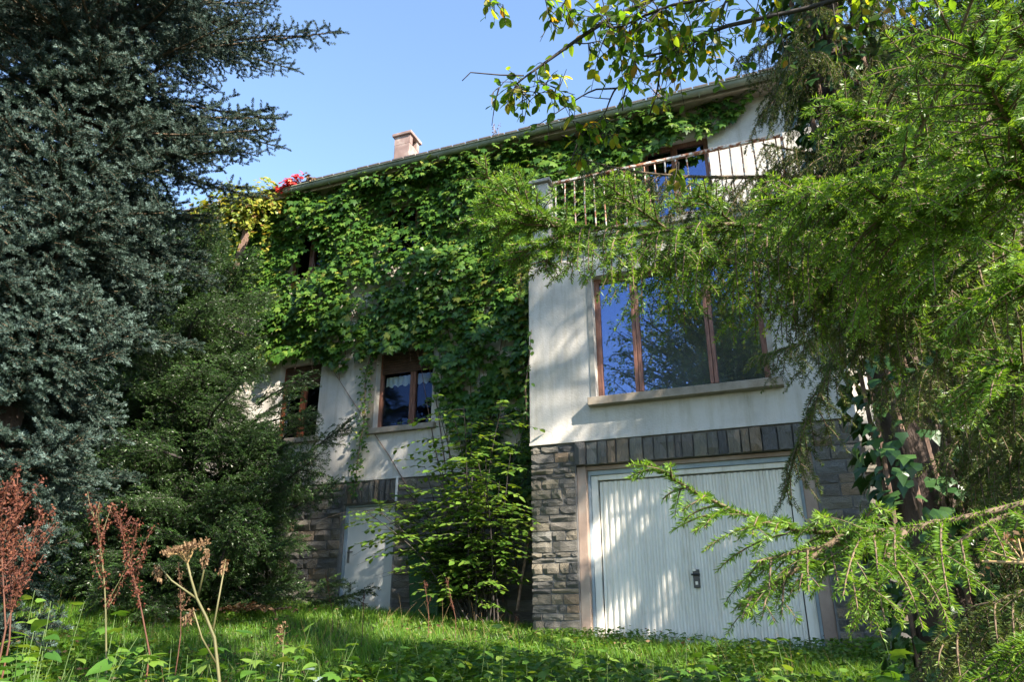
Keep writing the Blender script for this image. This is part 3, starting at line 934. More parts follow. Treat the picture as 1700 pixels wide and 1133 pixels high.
def strand(label, pts, n, spread, size, mat, parts=60, shape='ivy', wood=VINEW):
    P = np.array([pts], float)
    t = thing('hanging_vine', label, 'creeper', tuple(P[0, 0]))
    idx, tt, k = spawn(P, plen(P)[0] / n)
    C, T = at(P, idx, tt)
    C = C + R.normal(0, 1, C.shape) * np.array(spread)
    D = nrm(np.stack([R.normal(0, .7, len(C)), -.3 + R.normal(0, .3, len(C)), -.6 + R.normal(0, .3, len(C))], 1))
    N_ = nrm(np.stack([R.normal(.1, .3, len(C)), -1 + 0 * tt, .6 + 0 * tt], 1))
    split_leaves(shape, mat, C, D, N_, R.uniform(size[0], size[1], len(C)), t, parts)
    v, f = tubes(P, np.array([.012]), np.array([.005]), 6)
    mesh_np('stem', v - P[0, 0], [f], [wood], t)
strand('narrow vine strand hanging down the white wall left of the lace curtain window', [(-3.45, S - .1, 4.9), (-3.55, S - .1, 4.3), (-3.5, S - .1, 3.6), (-3.56, S - .12, 2.9), (-3.58, S - .13, 2.2)], 330, (.075, .035, .03), (.04, .075), L_VINE, 110)
strand('yellowish vine trailing from the terrace slab corner', [(-.12, -.1, 5.5), (-.1, -.12, 5.2), (-.08, -.1, 4.95), (-.12, -.1, 4.75)], 90, (.06, .05, .03), (.04, .075), L_VINEY, 50)
strand('short vine shoot poking past the left edge of the garage block', [(-.08, .1, 2.9), (-.03, -.1, 3.3), (.06, -.16, 3.75), (.1, -.18, 4.15)], 26, (.04, .02, .03), (.06, .11), L_SHRUB, 26, 'oval')

# ------------------------------------------------------------------ leafy shrub before the wall
def leafy_shrub():
    base = np.array([-.85, .25, float(gz(-.85, .25))])
    t = thing('leafy_shrub', 'tall light green shrub with tiered sprays between cellar door and garage', 'shrub', tuple(base))
    n = 34
    az = R.uniform(0, 2 * math.pi, n)
    out = R.uniform(.1, .8, n)
    d0 = np.stack([np.cos(az) * out - .05, np.sin(az) * out * .45 - .05, np.ones(n)], 1)
    st = grow(base + R.normal(0, .14, (n, 3)) * np.array([1, .6, 0]), d0, R.uniform(1.3, 3.5, n), 9, .5, .35)
    st[:, :, 1] = np.minimum(st[:, :, 1], S - .25)
    st = st[st[:, :, 0].max(1) < .08]; n = len(st)
    idx, tt, k = spawn(st, .10, .22, 1)
    C, T = at(st, idx, tt)
    az2 = R.uniform(0, 2 * math.pi, len(C))
    d = np.stack([np.cos(az2) * 1.2 - .12, np.sin(az2) * .75 - .35, R.uniform(-.05, .3, len(C))], 1)
    tw = grow(C, d, R.uniform(.3, .85, len(C)), 6, .45, .25)
    i2, t2, k2 = spawn(tw, .055, .1, 1)
    c2, T2 = at(tw, i2, t2)
    D = side_dirs(T2, k2, 50, (-.08, .15), R)
    N_ = nrm(np.stack([R.normal(.15, .22, len(D)), R.normal(-.25, .22, len(D)), np.ones(len(D))], 1))
    keep = (c2[:, 1] < S - .1) & (c2[:, 0] < -.02 + .22 * (c2[:, 1] < -.08))
    keep &= (c2[:, 0] > np.interp(c2[:, 2], [0, .8, 1.2, 2.2, 3, 4.5], [-1.2, -1.6, -2.6, -2.6, -2.0, -1.6]))
    sz = R.uniform(.07, .125, len(D))
    split_leaves('oval', L_SHRUB, c2[keep], D[keep], N_[keep], sz[keep], t, 300, key=1 + (c2[keep, 1] < .1))
    v, f = tubes(st, np.full(n, .014), np.full(n, .004), 6)
    mesh_np('stems', v - base, [f], [DKTWIG], t, kind='stuff')
    ok = np.unique(i2[keep])
    v, f = tubes(tw[ok], np.full(len(ok), .004), np.full(len(ok), .0015), 4)
    mesh_np('twigs', v - base, [f], [DKTWIG], t, kind='stuff')
leafy_shrub()

# ------------------------------------------------------------------ conifers
def conifer_branch(L, rng, sec_sp, sec_len, sec_ang, sec_grav, ter_sp, ter_len, ter_grav, droop, upturn, ndl, mats, name='branch', up_mix=(0, .15), t0=.12, wood_r=.02, sec_wob=.15, ter_ang=50):
    K = 12
    x = np.linspace(0, 1, K)
    A = np.zeros((1, K, 3))
    A[0, :, 0] = x * L; A[0, :, 2] = L * (-droop * x + upturn * x ** 2.2); A[0, :, 1] = L * .04 * np.sin(x * 5 + rng.uniform(0, 6))
    idx, t, k = spawn(A, sec_sp, t0, .99, rng)
    C, T = at(A, idx, t)
    prof = np.minimum(1, (t - t0) / .18 + .45) * (1 - t) ** .7 + .12
    sl = sec_len * prof * rng.uniform(.65, 1.2, len(t))
    Sx = grow(C, side_dirs(T, k, sec_ang, up_mix, rng), sl, 6, sec_grav, sec_wob, rng)
    tw = [A[:, 3:], Sx]
    allP = [Sx]
    if ter_sp:
        i2, t2, k2 = spawn(Sx, ter_sp, .1, .97, rng)
        c2, T2 = at(Sx, i2, t2)
        tl = ter_len * rng.uniform(.5, 1.2, len(t2)) * (1.1 - .6 * t2)
        Tx = grow(c2, side_dirs(T2, k2, ter_ang, up_mix, rng), tl, 4, ter_grav, .1, rng)
        allP.append(Tx)
    nl = []
    nl.append(needles(A, *ndl['a'], rng=rng, t0=.3, **ndl['k']))
    for P_, yo in zip(allP, (.45, 1.0)):
        nl.append(needles(P_, *ndl['a'], rng=rng, young=yo * (rng.random(len(P_)) ** 1.9 * .95 + .05), **ndl['k']))
    wood = [tubes(A, np.array([wood_r]), np.array([.004]), 6), tubes(Sx, np.full(len(Sx), .0045), np.full(len(Sx), .0015), 3)]
    if ter_sp:
        wood.append(tubes(Tx, np.full(len(Tx), .002), np.full(len(Tx), .001), 3))
    o = assemble(name, wood, nl, mats)
    me = o.data
    bpy.data.objects.remove(o)
    return me

def trunk(name, base, top, r0, r1, mat, parent, n=10, wob=.03, sides=12, flare=1.4):
    w = np.linspace(0, 1, n)[:, None]
    P = np.array(base) * (1 - w) + np.array(top) * w
    P[1:-1] += R.normal(0, wob, (n - 2, 3)) * np.array([1, 1, 0])
    r = r0 * (1 - w[:, 0]) + r1 * w[:, 0]; r[0] *= flare
    return MB().tube(P - np.array(parent.location), r, sides).build(name, mat, parent, smooth=True)

def put_branch(me, parent, p, az, tilt, scale, roll=0):
    o = bpy.data.objects.new('branch', me)
    COL.objects.link(o); o.parent = parent
    mm = Matrix.Translation(Vector(p) - parent.location) @ Matrix.Rotation(az, 4, 'Z') @ Matrix.Rotation(-tilt, 4, 'Y') @ Matrix.Rotation(roll, 4, 'X') @ Matrix.Scale(scale, 4)
    o.matrix_basis = mm
    return o

rb = np.random.default_rng(5)
NB = {'a': (640, .029, .0068), 'k': dict(ang=57, tip0=.25, tipw=.8, tpow=1.2)}
BLUE = [conifer_branch(L, rb, .07, .64, 50, .6, .07, .16, -.25, .10 + .12 * rb.random(), .2, NB, [TWIG, N_BLUE], up_mix=(.2, .22), ter_ang=44) for L in (.8, 1.5, 2.1, 2.1, 2.8)]
NS = {'a': (340, .022, .0044), 'k': dict(ang=55)}
HANG = [conifer_branch(L, rb, .034, .8, 60, 2.4, .04, .17, 1.2, .25, .15, NS, [TWIG, N_SPR], up_mix=(-.2, .25)) for L in (.75, 1.3, 1.9, 2.5)]
NY = {'a': (170, .036, .0085), 'k': dict(ang=60, flat=.7)}
YEW = [conifer_branch(L, rb, .05, .62, 50, .5, .045, .18, .3, .05, .0, NY, [DKTWIG, N_YEW], up_mix=(.05, .35)) for L in (1.0, 1.5)]

def pick(meshes, lens, want):
    i = int(np.argmin([abs(l - want) for l in lens]))
    return meshes[i], want / lens[i]

# ---- big blue spruce on the left
BS = np.array([-3.7, -4.9])
def blue_spruce():
    base = np.array([BS[0], BS[1], gz(*BS) - .1])
    t = thing('blue_spruce', 'huge blue green spruce filling the upper left', 'tree', tuple(base))
    trunk('trunk', base, base + np.array([.1, .05, 13.5]), .2, .03, BARK, t)
    z = .7
    while z < 13:
        for k in range(12 if z > 4 else 21):
            az = R.uniform(0, 2 * math.pi)
            zz = z + R.normal(0, .06)
            full = np.interp(zz, [0, 1.2, 3, 6, 8, 10, 13], [2.3, 2.6, 2.85, 2.8, 2.5, 1.8, .5])
            # towards the house and the right the low boughs are short, the yew has crowded them out
            c_ = math.cos(az - math.radians(21))
            if c_ > .02:
                full = min(full, np.interp(zz, [0, 2.4, 3.4, 4.7, 5.6, 6.5], [.3, .35, .6, .9, 1.5, 2.6]) / c_)
            if -90 < (math.degrees(az) + 180) % 360 - 180 < 21 and zz < 6.4:
                full = min(full, 1.15)
            L = full * R.uniform(.7, 1.08)
            me, s = pick(BLUE, (.8, 1.5, 2.1, 2.11, 2.8), L + R.normal(0, .02))
            put_branch(me, t, (BS[0] + .07 * zz / 13, BS[1], base[2] + zz), az, R.normal(np.interp(zz, [0, 6, 13], [-.12, .0, .35]), .09), s, R.normal(0, .15))
        z += .42 - .012 * z
    for k in range(70):
        zz = R.uniform(1.2, 6.8)
        me, s = pick(BLUE, (.8, 1.5, 2.1, 2.11, 2.8), R.uniform(.7, 1.1))
        put_branch(me, t, (BS[0] + .07 * zz / 13, BS[1], base[2] + zz), math.radians(-36) + R.normal(0, .8), R.normal(.1, .2), s, R.normal(0, .3))
    return t
blue_spruce()

# ---- dark yew
YW = np.array([-5.75, -.6])
def yew():
    base = np.array([YW[0], YW[1], gz(*YW) - .1])
    t = thing('yew_tree', 'dark green bushy yew between the blue spruce and the house', 'tree', tuple(base))
    for k in range(4):
        trunk('trunk', base + np.array([(-1.5, -.5, .5, 1.4)[k], R.normal(0, .15), 0]), base + np.array([(-2.0, -.7, .1, .6)[k], .1, (4.6, 4.9, 4.2, 3.0)[k]]), .09, .02, BARK, t, flare=1.2)
    n = 860
    for k in range(n):
        z = R.uniform(.05, 6.8)
        az = R.uniform(0, 2 * math.pi)
        x1 = np.interp(z, [0, .7, 1.5, 2.3, 2.8, 3.3, 4, 4.9, 5.6, 6.5], [-3.95, -3.8, -3.75, -4.45, -4.95, -5.15, -5.4, -5.8, -6.4, -7.0])
        ax = R.uniform(-1, 1)
        cx = -7.9 + (x1 + 7.9) * (ax + 1) / 2
        p = (cx - .5 * math.cos(az), YW[1] + R.normal(0, .45) - .35 * math.sin(az), base[2] + z)
        L = R.uniform(.7, 1.4)
        me, s = pick(YEW, (1.0, 1.5), L)
        az2 = math.atan2(-abs(math.sin(az)) - .1, ax * 1.3 + R.normal(0, .5)) if R.random() < .75 else az
        put_branch(me, t, p, az2, R.normal(.2, .35), s, R.normal(0, .4))
yew()

# ---- spruce with the ivied trunk, right
IV = np.array([4.12, -4.7])
def ivied_spruce():
    base = np.array([IV[0], IV[1], gz(*IV) - .1])
    t = thing('spruce_tree', 'tall spruce with hanging twigs and an ivy wrapped trunk before the garage', 'tree', tuple(base))
    trunk('trunk', base, base + np.array([-.1, .1, 12]), .19, .05, BARK, t)
    z = 3.2; a = 0
    while z < 11.5:
        a += 2.4 + R.normal(0, .3)
        L = np.interp(z, [3, 4.5, 6, 9, 12], [1.3, 1.75, 1.75, 1.3, .5]) * R.uniform(.7, 1.15)
        if math.cos(a) < .35 and z < 6.2: L = min(L, R.uniform(.5, .75))
        me, s = pick(HANG, (.75, 1.3, 1.9, 2.5), L)
        put_branch(me, t, (IV[0] - .1 * z / 12, IV[1], base[2] + z), a, R.normal(.05, .12), s, R.normal(0, .15))
        z += R.uniform(.09, .17) if z < 5.4 else R.uniform(.35, .6)
    # lower boughs on the far and right side
    for k in range(34):
        z = R.uniform(.8, 4.6)
        az = R.uniform(-1.5, 1.2) if R.random() < .8 else R.uniform(2.2, 3.6)
        if z < 3.4 and az > 1.8: continue
        L = R.uniform(1.0, 1.9)
        me, s = pick(HANG, (.75, 1.3, 1.9, 2.5), L)
        put_branch(me, t, (IV[0], IV[1], base[2] + z), az, R.normal(.05, .15), s, R.normal(0, .2))
    # the ivy round it
    iv = thing('trunk_ivy', 'dark ivy climbing round the spruce trunk right of the garage', 'ivy', tuple(base))
    n = 2600
    th = R.uniform(0, 2 * math.pi, n); z = R.uniform(.15, 7.5, n)
    rr = .22 + .14 * vnoise(th * 1.5, z * 1.6, 4) + .1 * R.random(n)
    u = np.stack([np.cos(th), np.sin(th), 0 * th], 1)
    C = np.stack([IV[0] - .1 * z / 12 + rr * u[:, 0], IV[1] + rr * u[:, 1], base[2] + z], 1)
    D = nrm(u * .5 + np.array([0, 0, -.8]) + R.normal(0, .35, (n, 3)))
    N_ = nrm(u + np.array([0, 0, .6]) + R.normal(0, .25, (n, 3)))
    split_leaves('ivy', L_IVY, C, D, N_, R.uniform(.06, .12, n), iv, 260, key=1.0 + (u[:, 1] < -.3) * 2)
    m = MB()
    for k in range(9):
        th = k * .7
        m.tube([(IV[0] + .21 * math.cos(th + .25 * math.sin(q + k)) - base[0] - .08 * q / 9, IV[1] + .21 * math.sin(th + .25 * math.sin(q + k)) - base[1], q * .85) for q in range(9)], .014, 5)
    m.build('ivy_stems', VINEW, iv, kind='stuff')
ivied_spruce()

# ---- further spruces to the right: they shade the garage and close the view
def side_spruce(x, y, H, rmax, label, z0=.4, step=.12, meshes=HANG):
    base = np.array([x, y, float(gz(x, y)) - .1])
    t = thing('spruce_tree', label, 'tree', tuple(base))
    trunk('trunk', base, base + np.array([0, 0, H]), .17, .03, BARK, t)
    z = z0; a = R.uniform(0, 6)
    while z < H - .3:
        a += 2.4 + R.normal(0, .3)
        L = rmax * (1 - z / H) ** .75 * R.uniform(.75, 1.1) + .3
        me, s = pick(meshes, (.75, 1.3, 1.9, 2.5), L)
        put_branch(me, t, (x, y, base[2] + z), a, R.normal(.0, .12), s, R.normal(0, .15))
        z += step * R.uniform(.7, 1.3)
side_spruce(6.9, -1.7, 12.5, 2.4, 'dense dark spruce at the right edge beyond the ivy wrapped trunk', step=.2)
side_spruce(9.0, -3.3, 13.5, 2.6, 'spruce farther right whose boughs shade the garage', step=.2)
side_spruce(10.0, -5.75, 18.5, 5.0, 'unseen tall spruce added on the right, its crown set high to shade the house wall', z0=13.2)  # out of view, added and shaped only to shade the lower left wall

side_spruce(8.0, -2.1, 11.5, 2.0, 'dark dense spruce just right of the ivy wrapped trunk, close before the farther one', step=.11)
# ---- near spruce: its boughs hang across the view
NT = np.array([4.55, -7.55])
def near_spruce():
    base = np.array([NT[0], NT[1], gz(*NT) - .1])
    t = thing('spruce_tree', 'bright green spruce boughs hanging close in front of the garage', 'tree', tuple(base))
    trunk('trunk', base, base + np.array([0, 0, 9]), .13, .04, BARK, t)
    rn = np.random.default_rng(21)
    def bough(pts, sec_sp, sec_len, grav, ang=55, up=(0, .15), ter=(.06, .11), ter_grav=.6, dens=900, ln=.0155, wd=.0025, t0=.02, wr=.008, prof=None, flat=.45, mat=N_NEAR, young=1.0, wob=.12):
        q = np.array([W(*p) if len(p) == 3 and p[2] < 60 and p[0] > 60 else np.array(p) for p in pts])
        # smooth the line
        K = 16
        s = np.linspace(0, 1, len(q)); u = np.linspace(0, 1, K)
        A = np.stack([np.interp(u, s, q[:, i]) for i in range(3)], 1)
        for _ in range(2):
            A[1:-1] = (A[:-2] + 2 * A[1:-1] + A[2:]) / 4
        A = A[None]; sec_sp *= .6; ter = (ter[0] * .9, ter[1] * 1.25)
        idx, tt, k = spawn(A, sec_sp, t0, .97, rn)
        C, T = at(A, idx, tt)
        pr = np.interp(tt, [0, .6, 1], [1, .9, .35]) if prof is None else np.interp(tt, *prof)
        sl = sec_len * pr * rn.uniform(.6, 1.2, len(tt))
        Sx = grow(C, side_dirs(T, k, ang, up, rn), sl, 7, grav, wob, rn)
        i2, t2, k2 = spawn(Sx, ter[0], .12, .9, rn)
        c2, T2 = at(Sx, i2, t2)
        Tx = grow(c2, side_dirs(T2, k2, 48, (-.05, .15), rn), ter[1] * rn.uniform(.4, 1.2, len(t2)) * (1.1 - .5 * t2), 4, ter_grav, .08, rn)
        nl = [needles(A, dens * 1.6, ln, wd, 64, flat, jit=6, rng=rn, young=np.array([.3 * young])), needles(Sx, dens, ln, wd, 64, flat, jit=6, rng=rn, young=young * rn.uniform(.2, .9, len(Sx))),
              needles(Tx, dens, ln, wd, 64, flat, jit=6, rng=rn, young=young * rn.uniform(.2, 1, len(Tx)))]
        wood = [tubes(A, np.array([wr]), np.array([.002]), 7), tubes(Sx, np.full(len(Sx), .0028), np.full(len(Sx), .0012), 4), tubes(Tx, np.full(len(Tx), .0014), np.full(len(Tx), .0008), 3)]
        o = assemble('branch', wood, nl, [TWIG, mat], t)
        o.data.transform(Matrix.Translation(-t.location))
        return o
    root = lambda z: (NT[0], NT[1], z)
    # bough across the balcony and window
    bough([root(1.75), (1760, 420, 2.35), (1560, 392, 2.2), (1300, 385, 2.1), (1080, 382, 2.05), (900, 372, 2.0)], .042, .27, 2.8, 62, (-.35, .35), t0=.3, prof=([0, .5, .85, 1], [.9, 1.15, .8, .5]))
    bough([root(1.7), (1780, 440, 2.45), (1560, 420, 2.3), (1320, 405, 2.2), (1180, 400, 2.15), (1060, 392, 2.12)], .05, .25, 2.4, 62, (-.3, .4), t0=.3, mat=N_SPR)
    bough([(1330, 388, 2.12), (1230, 370, 2.02), (1120, 380, 1.96), (1010, 400, 1.92)], .045, .2, 1.6, 58, (-.15, .4))
    for p, l in ((((900, 372, 2.0), (850, 330, 1.97), (797, 283, 1.93)), .12), (((960, 378, 2.02), (870, 372, 1.95), (768, 366, 1.9)), .13), (((1000, 380, 2.03), (900, 400, 1.96), (842, 440, 1.95)), .12), (((930, 372, 2.0), (860, 355, 1.93), (800, 330, 1.9)), .1), (((960, 380, 2.0), (910, 420, 1.95), (905, 450, 1.94)), .1),
                 (((905, 372, 2.0), (893, 350, 1.99), (888, 312, 1.97)), .08), (((1110, 382, 2.05), (1050, 340, 2.0), (1000, 300, 1.96)), .12), (((1240, 385, 2.08), (1190, 350, 2.0), (1150, 318, 1.95)), .12)):
        bough(list(p), .035, l, .25, 46, (.0, .2), ter=(.04, .05), ter_grav=.1, wr=.004, dens=1000, ln=.017)
    # mass of hanging twigs, all but one given the darker shaded needle colour
    for k, (a, b, c) in enumerate((((1640, 395, 2.3), (1450, 400, 2.25), (1290, 470, 2.2)), ((1600, 360, 2.4), (1430, 365, 2.3), (1330, 400, 2.2)), ((1720, 440, 2.5), (1560, 450, 2.4), (1400, 520, 2.35)),
                                   ((1750, 380, 2.2), (1640, 420, 2.1), (1530, 480, 2.05)), ((1760, 520, 2.6), (1650, 540, 2.5), (1560, 620, 2.45)))):
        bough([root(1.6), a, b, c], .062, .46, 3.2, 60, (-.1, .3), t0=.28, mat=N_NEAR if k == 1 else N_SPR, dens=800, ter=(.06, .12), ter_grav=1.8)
    # leaders reaching up
    bough([(1450, 360, 1.75), (1510, 250, 1.7), (1560, 150, 1.66), (1612, 0, 1.6), (1640, -60, 1.58)], .06, .19, .15, 48, (.0, .25), ter=(.09, .08), ter_grav=.2, ln=.0175, wd=.0027, flat=.6, wr=.006, prof=([0, .5, 1], [1, 1, .6]))
    bough([root(2.0), (1790, 330, 1.8), (1700, 250, 1.65), (1650, 160, 1.58), (1612, 62, 1.52)], .055, .17, .25, 48, (.0, .25), ter=(.09, .08), ln=.0175, wd=.0027, flat=.6, wr=.006, t0=.35)
    bough([root(1.5), (1640, 400, 1.95), (1500, 385, 1.85), (1450, 360, 1.75)], .05, .3, .9, 55, (0, .3), t0=.4)
    bough([root(1.85), (1720, 340, 2.0), (1580, 300, 1.9), (1420, 320, 1.8), (1320, 300, 1.75)], .05, .26, .9, 55, (0, .2), t0=.3)
    for pts, l in ((((1760, 120, 2.0), (1690, 60, 1.95), (1640, -20, 1.9)), .2), (((1740, 330, 1.75), (1660, 290, 1.7), (1590, 300, 1.66)), .2), (((1700, 430, 1.9), (1600, 370, 1.8), (1520, 350, 1.74)), .22),
                   (((1700, 300, 2.15), (1560, 260, 2.1), (1440, 200, 2.0), (1380, 170, 1.96)), .16), (((1760, 480, 1.7), (1680, 470, 1.66), (1600, 520, 1.62)), .2),
                   (((1760, 640, 1.9), (1680, 600, 1.85), (1620, 640, 1.8)), .22), (((1540, 330, 2.0), (1440, 330, 1.95), (1350, 345, 1.9), (1260, 330, 1.86)), .17)):
        bough([root(1.9 if pts[0][1] < 400 else 1.2), *pts], .06, l, .35, 50, (0, .25), ter=(.085, .085), ter_grav=.3, ln=.016, wd=.0026, flat=.55, t0=.35, wr=.006)
    # low bough across the garage door
    bough([root(.55), (1760, 828, 1.9), (1600, 860, 1.75), (1480, 885, 1.65), (1370, 888, 1.6), (1290, 880, 1.55), (1160, 825, 1.48), (1074, 768, 1.42)], 0.085, .2, .75, 52, (-.05, .2), ter=(.085, .08), ter_grav=.4, ln=.0165, wd=.0025, flat=.5, t0=.3, prof=([0, .4, .7, .9, 1], [1.3, 1.3, 1.1, .35, .2]), wr=.007)
    bough([(1560, 868, 1.72), (1430, 900, 1.62), (1330, 915, 1.56), (1250, 935, 1.5)], .06, .17, .9, 52, (-.05, .25), ter=(.07, .07), ter_grav=.5, ln=.0165)
    bough([(1700, 840, 1.86), (1620, 880, 1.76), (1540, 940, 1.7)], .05, .2, .8, 55, (0, .3), ter=(.07, .08), ter_grav=.6, ln=.0165)
    bough([(1500, 884, 1.66), (1470, 930, 1.6), (1440, 1000, 1.58)], .04, .16, 1.2, 50, (0, .3), ter=(.045, .07))
    bough([(1395, 905, 1.62), (1425, 880, 1.57), (1447, 845, 1.54)], .03, .07, .1, 45, (0, .3), ter=(.03, .03))
    bough([(1400, 890, 1.6), (1300, 960, 1.55), (1235, 1000, 1.53)], .035, .1, .7, 45, (0, .2), ter=(.04, .05))
    for a in (((1760, 960, 2.1), (1650, 1000, 2.0), (1560, 1080, 1.95)), ((1780, 1050, 1.8), (1700, 1060, 1.75), (1620, 1130, 1.7))):
        bough([root(.35), *a], .045, .3, 1.6, 58, (0, .3), t0=.35, mat=N_SPR if a[0][0] == 1760 else N_NEAR)
    # boughs hanging before the right part of the wall, shade put in by darker needles
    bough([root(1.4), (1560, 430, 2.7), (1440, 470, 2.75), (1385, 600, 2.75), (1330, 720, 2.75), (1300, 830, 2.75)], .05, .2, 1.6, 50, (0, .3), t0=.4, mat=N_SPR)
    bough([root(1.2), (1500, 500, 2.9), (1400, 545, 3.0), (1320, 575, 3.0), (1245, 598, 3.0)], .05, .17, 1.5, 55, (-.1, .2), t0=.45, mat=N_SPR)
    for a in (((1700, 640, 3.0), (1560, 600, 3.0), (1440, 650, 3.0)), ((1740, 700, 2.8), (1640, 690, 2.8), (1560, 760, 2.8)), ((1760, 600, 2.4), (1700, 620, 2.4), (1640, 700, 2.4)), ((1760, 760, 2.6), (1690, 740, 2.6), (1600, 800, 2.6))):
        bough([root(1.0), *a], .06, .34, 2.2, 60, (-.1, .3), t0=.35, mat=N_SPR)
    # upper crown, mostly out of the picture
    z = 2.6
    while z < 8.5:
        me, s = pick(HANG, (.75, 1.3, 1.9, 2.5), R.uniform(.8, 1.5) * (1 - z / 12))
        put_branch(me, t, (NT[0], NT[1], base[2] + z + .6), R.uniform(-1.2, 2.2), R.normal(.25, .1), s)
        z += .28
near_spruce()

# ------------------------------------------------------------------ broad-leaved tree overhead
def broadleaf():
    base = np.array([6.6, -7.2, gz(6.6, -7.2) - .1])
    t = thing('broadleaf_tree', 'broad leaved tree whose leafy boughs reach in at the top', 'tree', tuple(base))
    fork = base + np.array([-.3, .1, 5.6])
    trunk('trunk', base, fork, .2, .13, BARK, t)
    rl = np.random.default_rng(31)
    # crown limbs (above and behind the camera: they show in the window)
    n = 22
    u = nrm(rl.normal(0, 1, (n, 3))); ctr = np.array([5.2, -7.4, 7.3])
    tgt = ctr + u * (rl.random((n, 1)) ** .4) * np.array([2.7, 2.3, 1.9])
    w = np.linspace(0, 1, 9)[None, :, None]
    limb = fork * (1 - w) + tgt[:, None] * w
    limb[:, :, 2] += (np.sin(w[..., 0] * math.pi) * rl.uniform(-.1, .7, (n, 1)))
    limb[:, 1:] += rl.normal(0, .09, (n, 8, 3))
    limb = limb[~seen(limb).any(1)]; n = len(limb)
    idx, tt, k = spawn(limb, .2, .35, 1, rl)
    C, T = at(limb, idx, tt)
    sub = grow(C, nrm(T * .6 + rl.normal(0, .8, T.shape)), rl.uniform(.4, 1.0, len(C)), 6, .3, .4, rl)
    sub = sub[~seen(sub).any(1)]
    # the boughs in the picture, drawn where they hang
    def line(*p):
        q = np.array([W(*a) for a in p]); u = np.linspace(0, 1, 10); s = np.linspace(0, 1, len(q))
        return np.stack([np.interp(u, s, q[:, i]) for i in range(3)], 1)
    def C5(x, y, d): return (760 + x / 2.833, y / 2.833, d)
    bl = [(line((1500, -160, 3.9), (1200, -60, 3.85), C5(890, 5, 3.8), C5(690, 100, 3.75), C5(540, 200, 3.7), C5(410, 295, 3.65), C5(330, 350, 3.62), C5(270, 400, 3.6)), .016, .003),
          (line((1560, -60, 4.2), (1400, 0, 4.2), C5(1270, 120, 4.1), C5(1110, 175, 4.05), C5(1000, 240, 4.0), C5(840, 272, 3.95), C5(800, 265, 3.9)), .014, .003),
          (line(C5(310, 355, 3.62), C5(200, 352, 3.6), C5(60, 340, 3.58), C5(20, 380, 3.57)), .004, .002),
          (line(C5(1000, 240, 4.0), C5(950, 330, 3.98), C5(940, 420, 3.96), C5(905, 530, 3.95)), .008, .003),
          (line(C5(835, 272, 3.95), C5(820, 340, 3.92), C5(795, 400, 3.9), C5(775, 470, 3.88), C5(775, 520, 3.86)), .007, .003),
          (line(C5(785, 405, 3.9), C5(740, 415, 3.88), C5(715, 470, 3.86), C5(690, 540, 3.84), C5(600, 615, 3.82)), .006, .002),
          (line(C5(740, 415, 3.88), C5(640, 420, 3.85), C5(560, 465, 3.82), C5(480, 520, 3.8), C5(380, 585, 3.78)), .005, .002),
          (line(C5(720, 465, 3.86), C5(640, 460, 3.84), C5(580, 450, 3.83)), .003, .0015),
          (line(C5(195, 410, 3.6), C5(175, 480, 3.6), C5(160, 590, 3.59)), .004, .0015),
          (line(C5(540, 200, 3.7), C5(600, 205, 3.68), C5(680, 190, 3.66)), .004, .002),
          (line(C5(1130, 70, 3.95), C5(1060, 0, 3.95), (1110, -60, 3.95)), .008, .005),
          (line((1500, -120, 3.6), (1300, -20, 3.6), C5(1050, 10, 3.6), C5(900, 60, 3.6), C5(760, 130, 3.6), C5(690, 125, 3.6)), .01, .003)]
    bough_o = MB()
    for L_, a, b in bl:
        bough_o.tube(L_ - base, np.linspace(a, b, 10), 7)
    for k in range(2):
        q = np.array([fork, fork + (bl[k][0][0] - fork) * .5 + np.array([0, 0, .5]), bl[k][0][0]])
        bough_o.tube(q - base, (.05, .03, (.016, .014)[k]), 8)
    bough_o.build('bough', DKTWIG, t, smooth=True)
    # leaf sites in the picture
    def leafy(line_, n, t0, t1, spread, tw=.25, down=.5):
        P = line_[None]
        tt = rl.uniform(t0, t1, n); c, T = at(P, np.zeros(n, int), tt)
        s = grow(c, nrm(rl.normal(0, .8, (n, 3)) + T * .4 + np.array([0, 0, -.1])), rl.uniform(.08, tw, n), 5, down, .4, rl)
        return s
    tw = [leafy(bl[0][0], 26, .0, .55, .1, .3), leafy(bl[0][0], 5, .62, .8, .1, .12), leafy(bl[0][0], 10, .93, 1, .1, .2), leafy(bl[1][0], 78, .0, .72, .12, .45), leafy(bl[3][0], 12, .0, .8, .1, .18), leafy(bl[6][0], 5, .5, 1, .1, .1),
          leafy(bl[4][0], 5, .2, .8, .1, .1), leafy(bl[9][0], 4, .5, 1, .1, .12), leafy(bl[11][0], 80, .05, .95, .12, .4), leafy(bl[5][0], 5, .6, 1, .05, .1), leafy(bl[8][0], 3, 0, .2, .05, .1)]
    # separate leafy twigs: along the left cluster, hanging by the eaves and the top left corner of the gap
    for p in ((C5(270, 400, 3.6), C5(350, 440, 3.55), C5(450, 430, 3.5), C5(530, 470, 3.48)), (C5(270, 400, 3.6), C5(330, 470, 3.58), C5(300, 470, 3.56)), (C5(350, 380, 3.6), C5(430, 400, 3.56), C5(500, 440, 3.54)),
              (C5(470, 560, 3.7), C5(560, 570, 3.68), C5(640, 620, 3.66)), (C5(560, 640, 3.7), C5(590, 720, 3.7), C5(560, 800, 3.7)), (C5(690, 540, 3.84), C5(720, 640, 3.8), C5(760, 690, 3.78)), (C5(400, -60, 3.7), C5(420, 30, 3.7), C5(440, 110, 3.7)), (C5(520, -60, 3.7), C5(500, 20, 3.7), C5(540, 60, 3.7)),
              (C5(120, -40, 3.8), C5(160, 20, 3.8), C5(220, 20, 3.8)), (C5(1040, 760, 3.7), C5(1020, 790, 3.7), C5(1030, 820, 3.7))):
        l_ = line(*p)
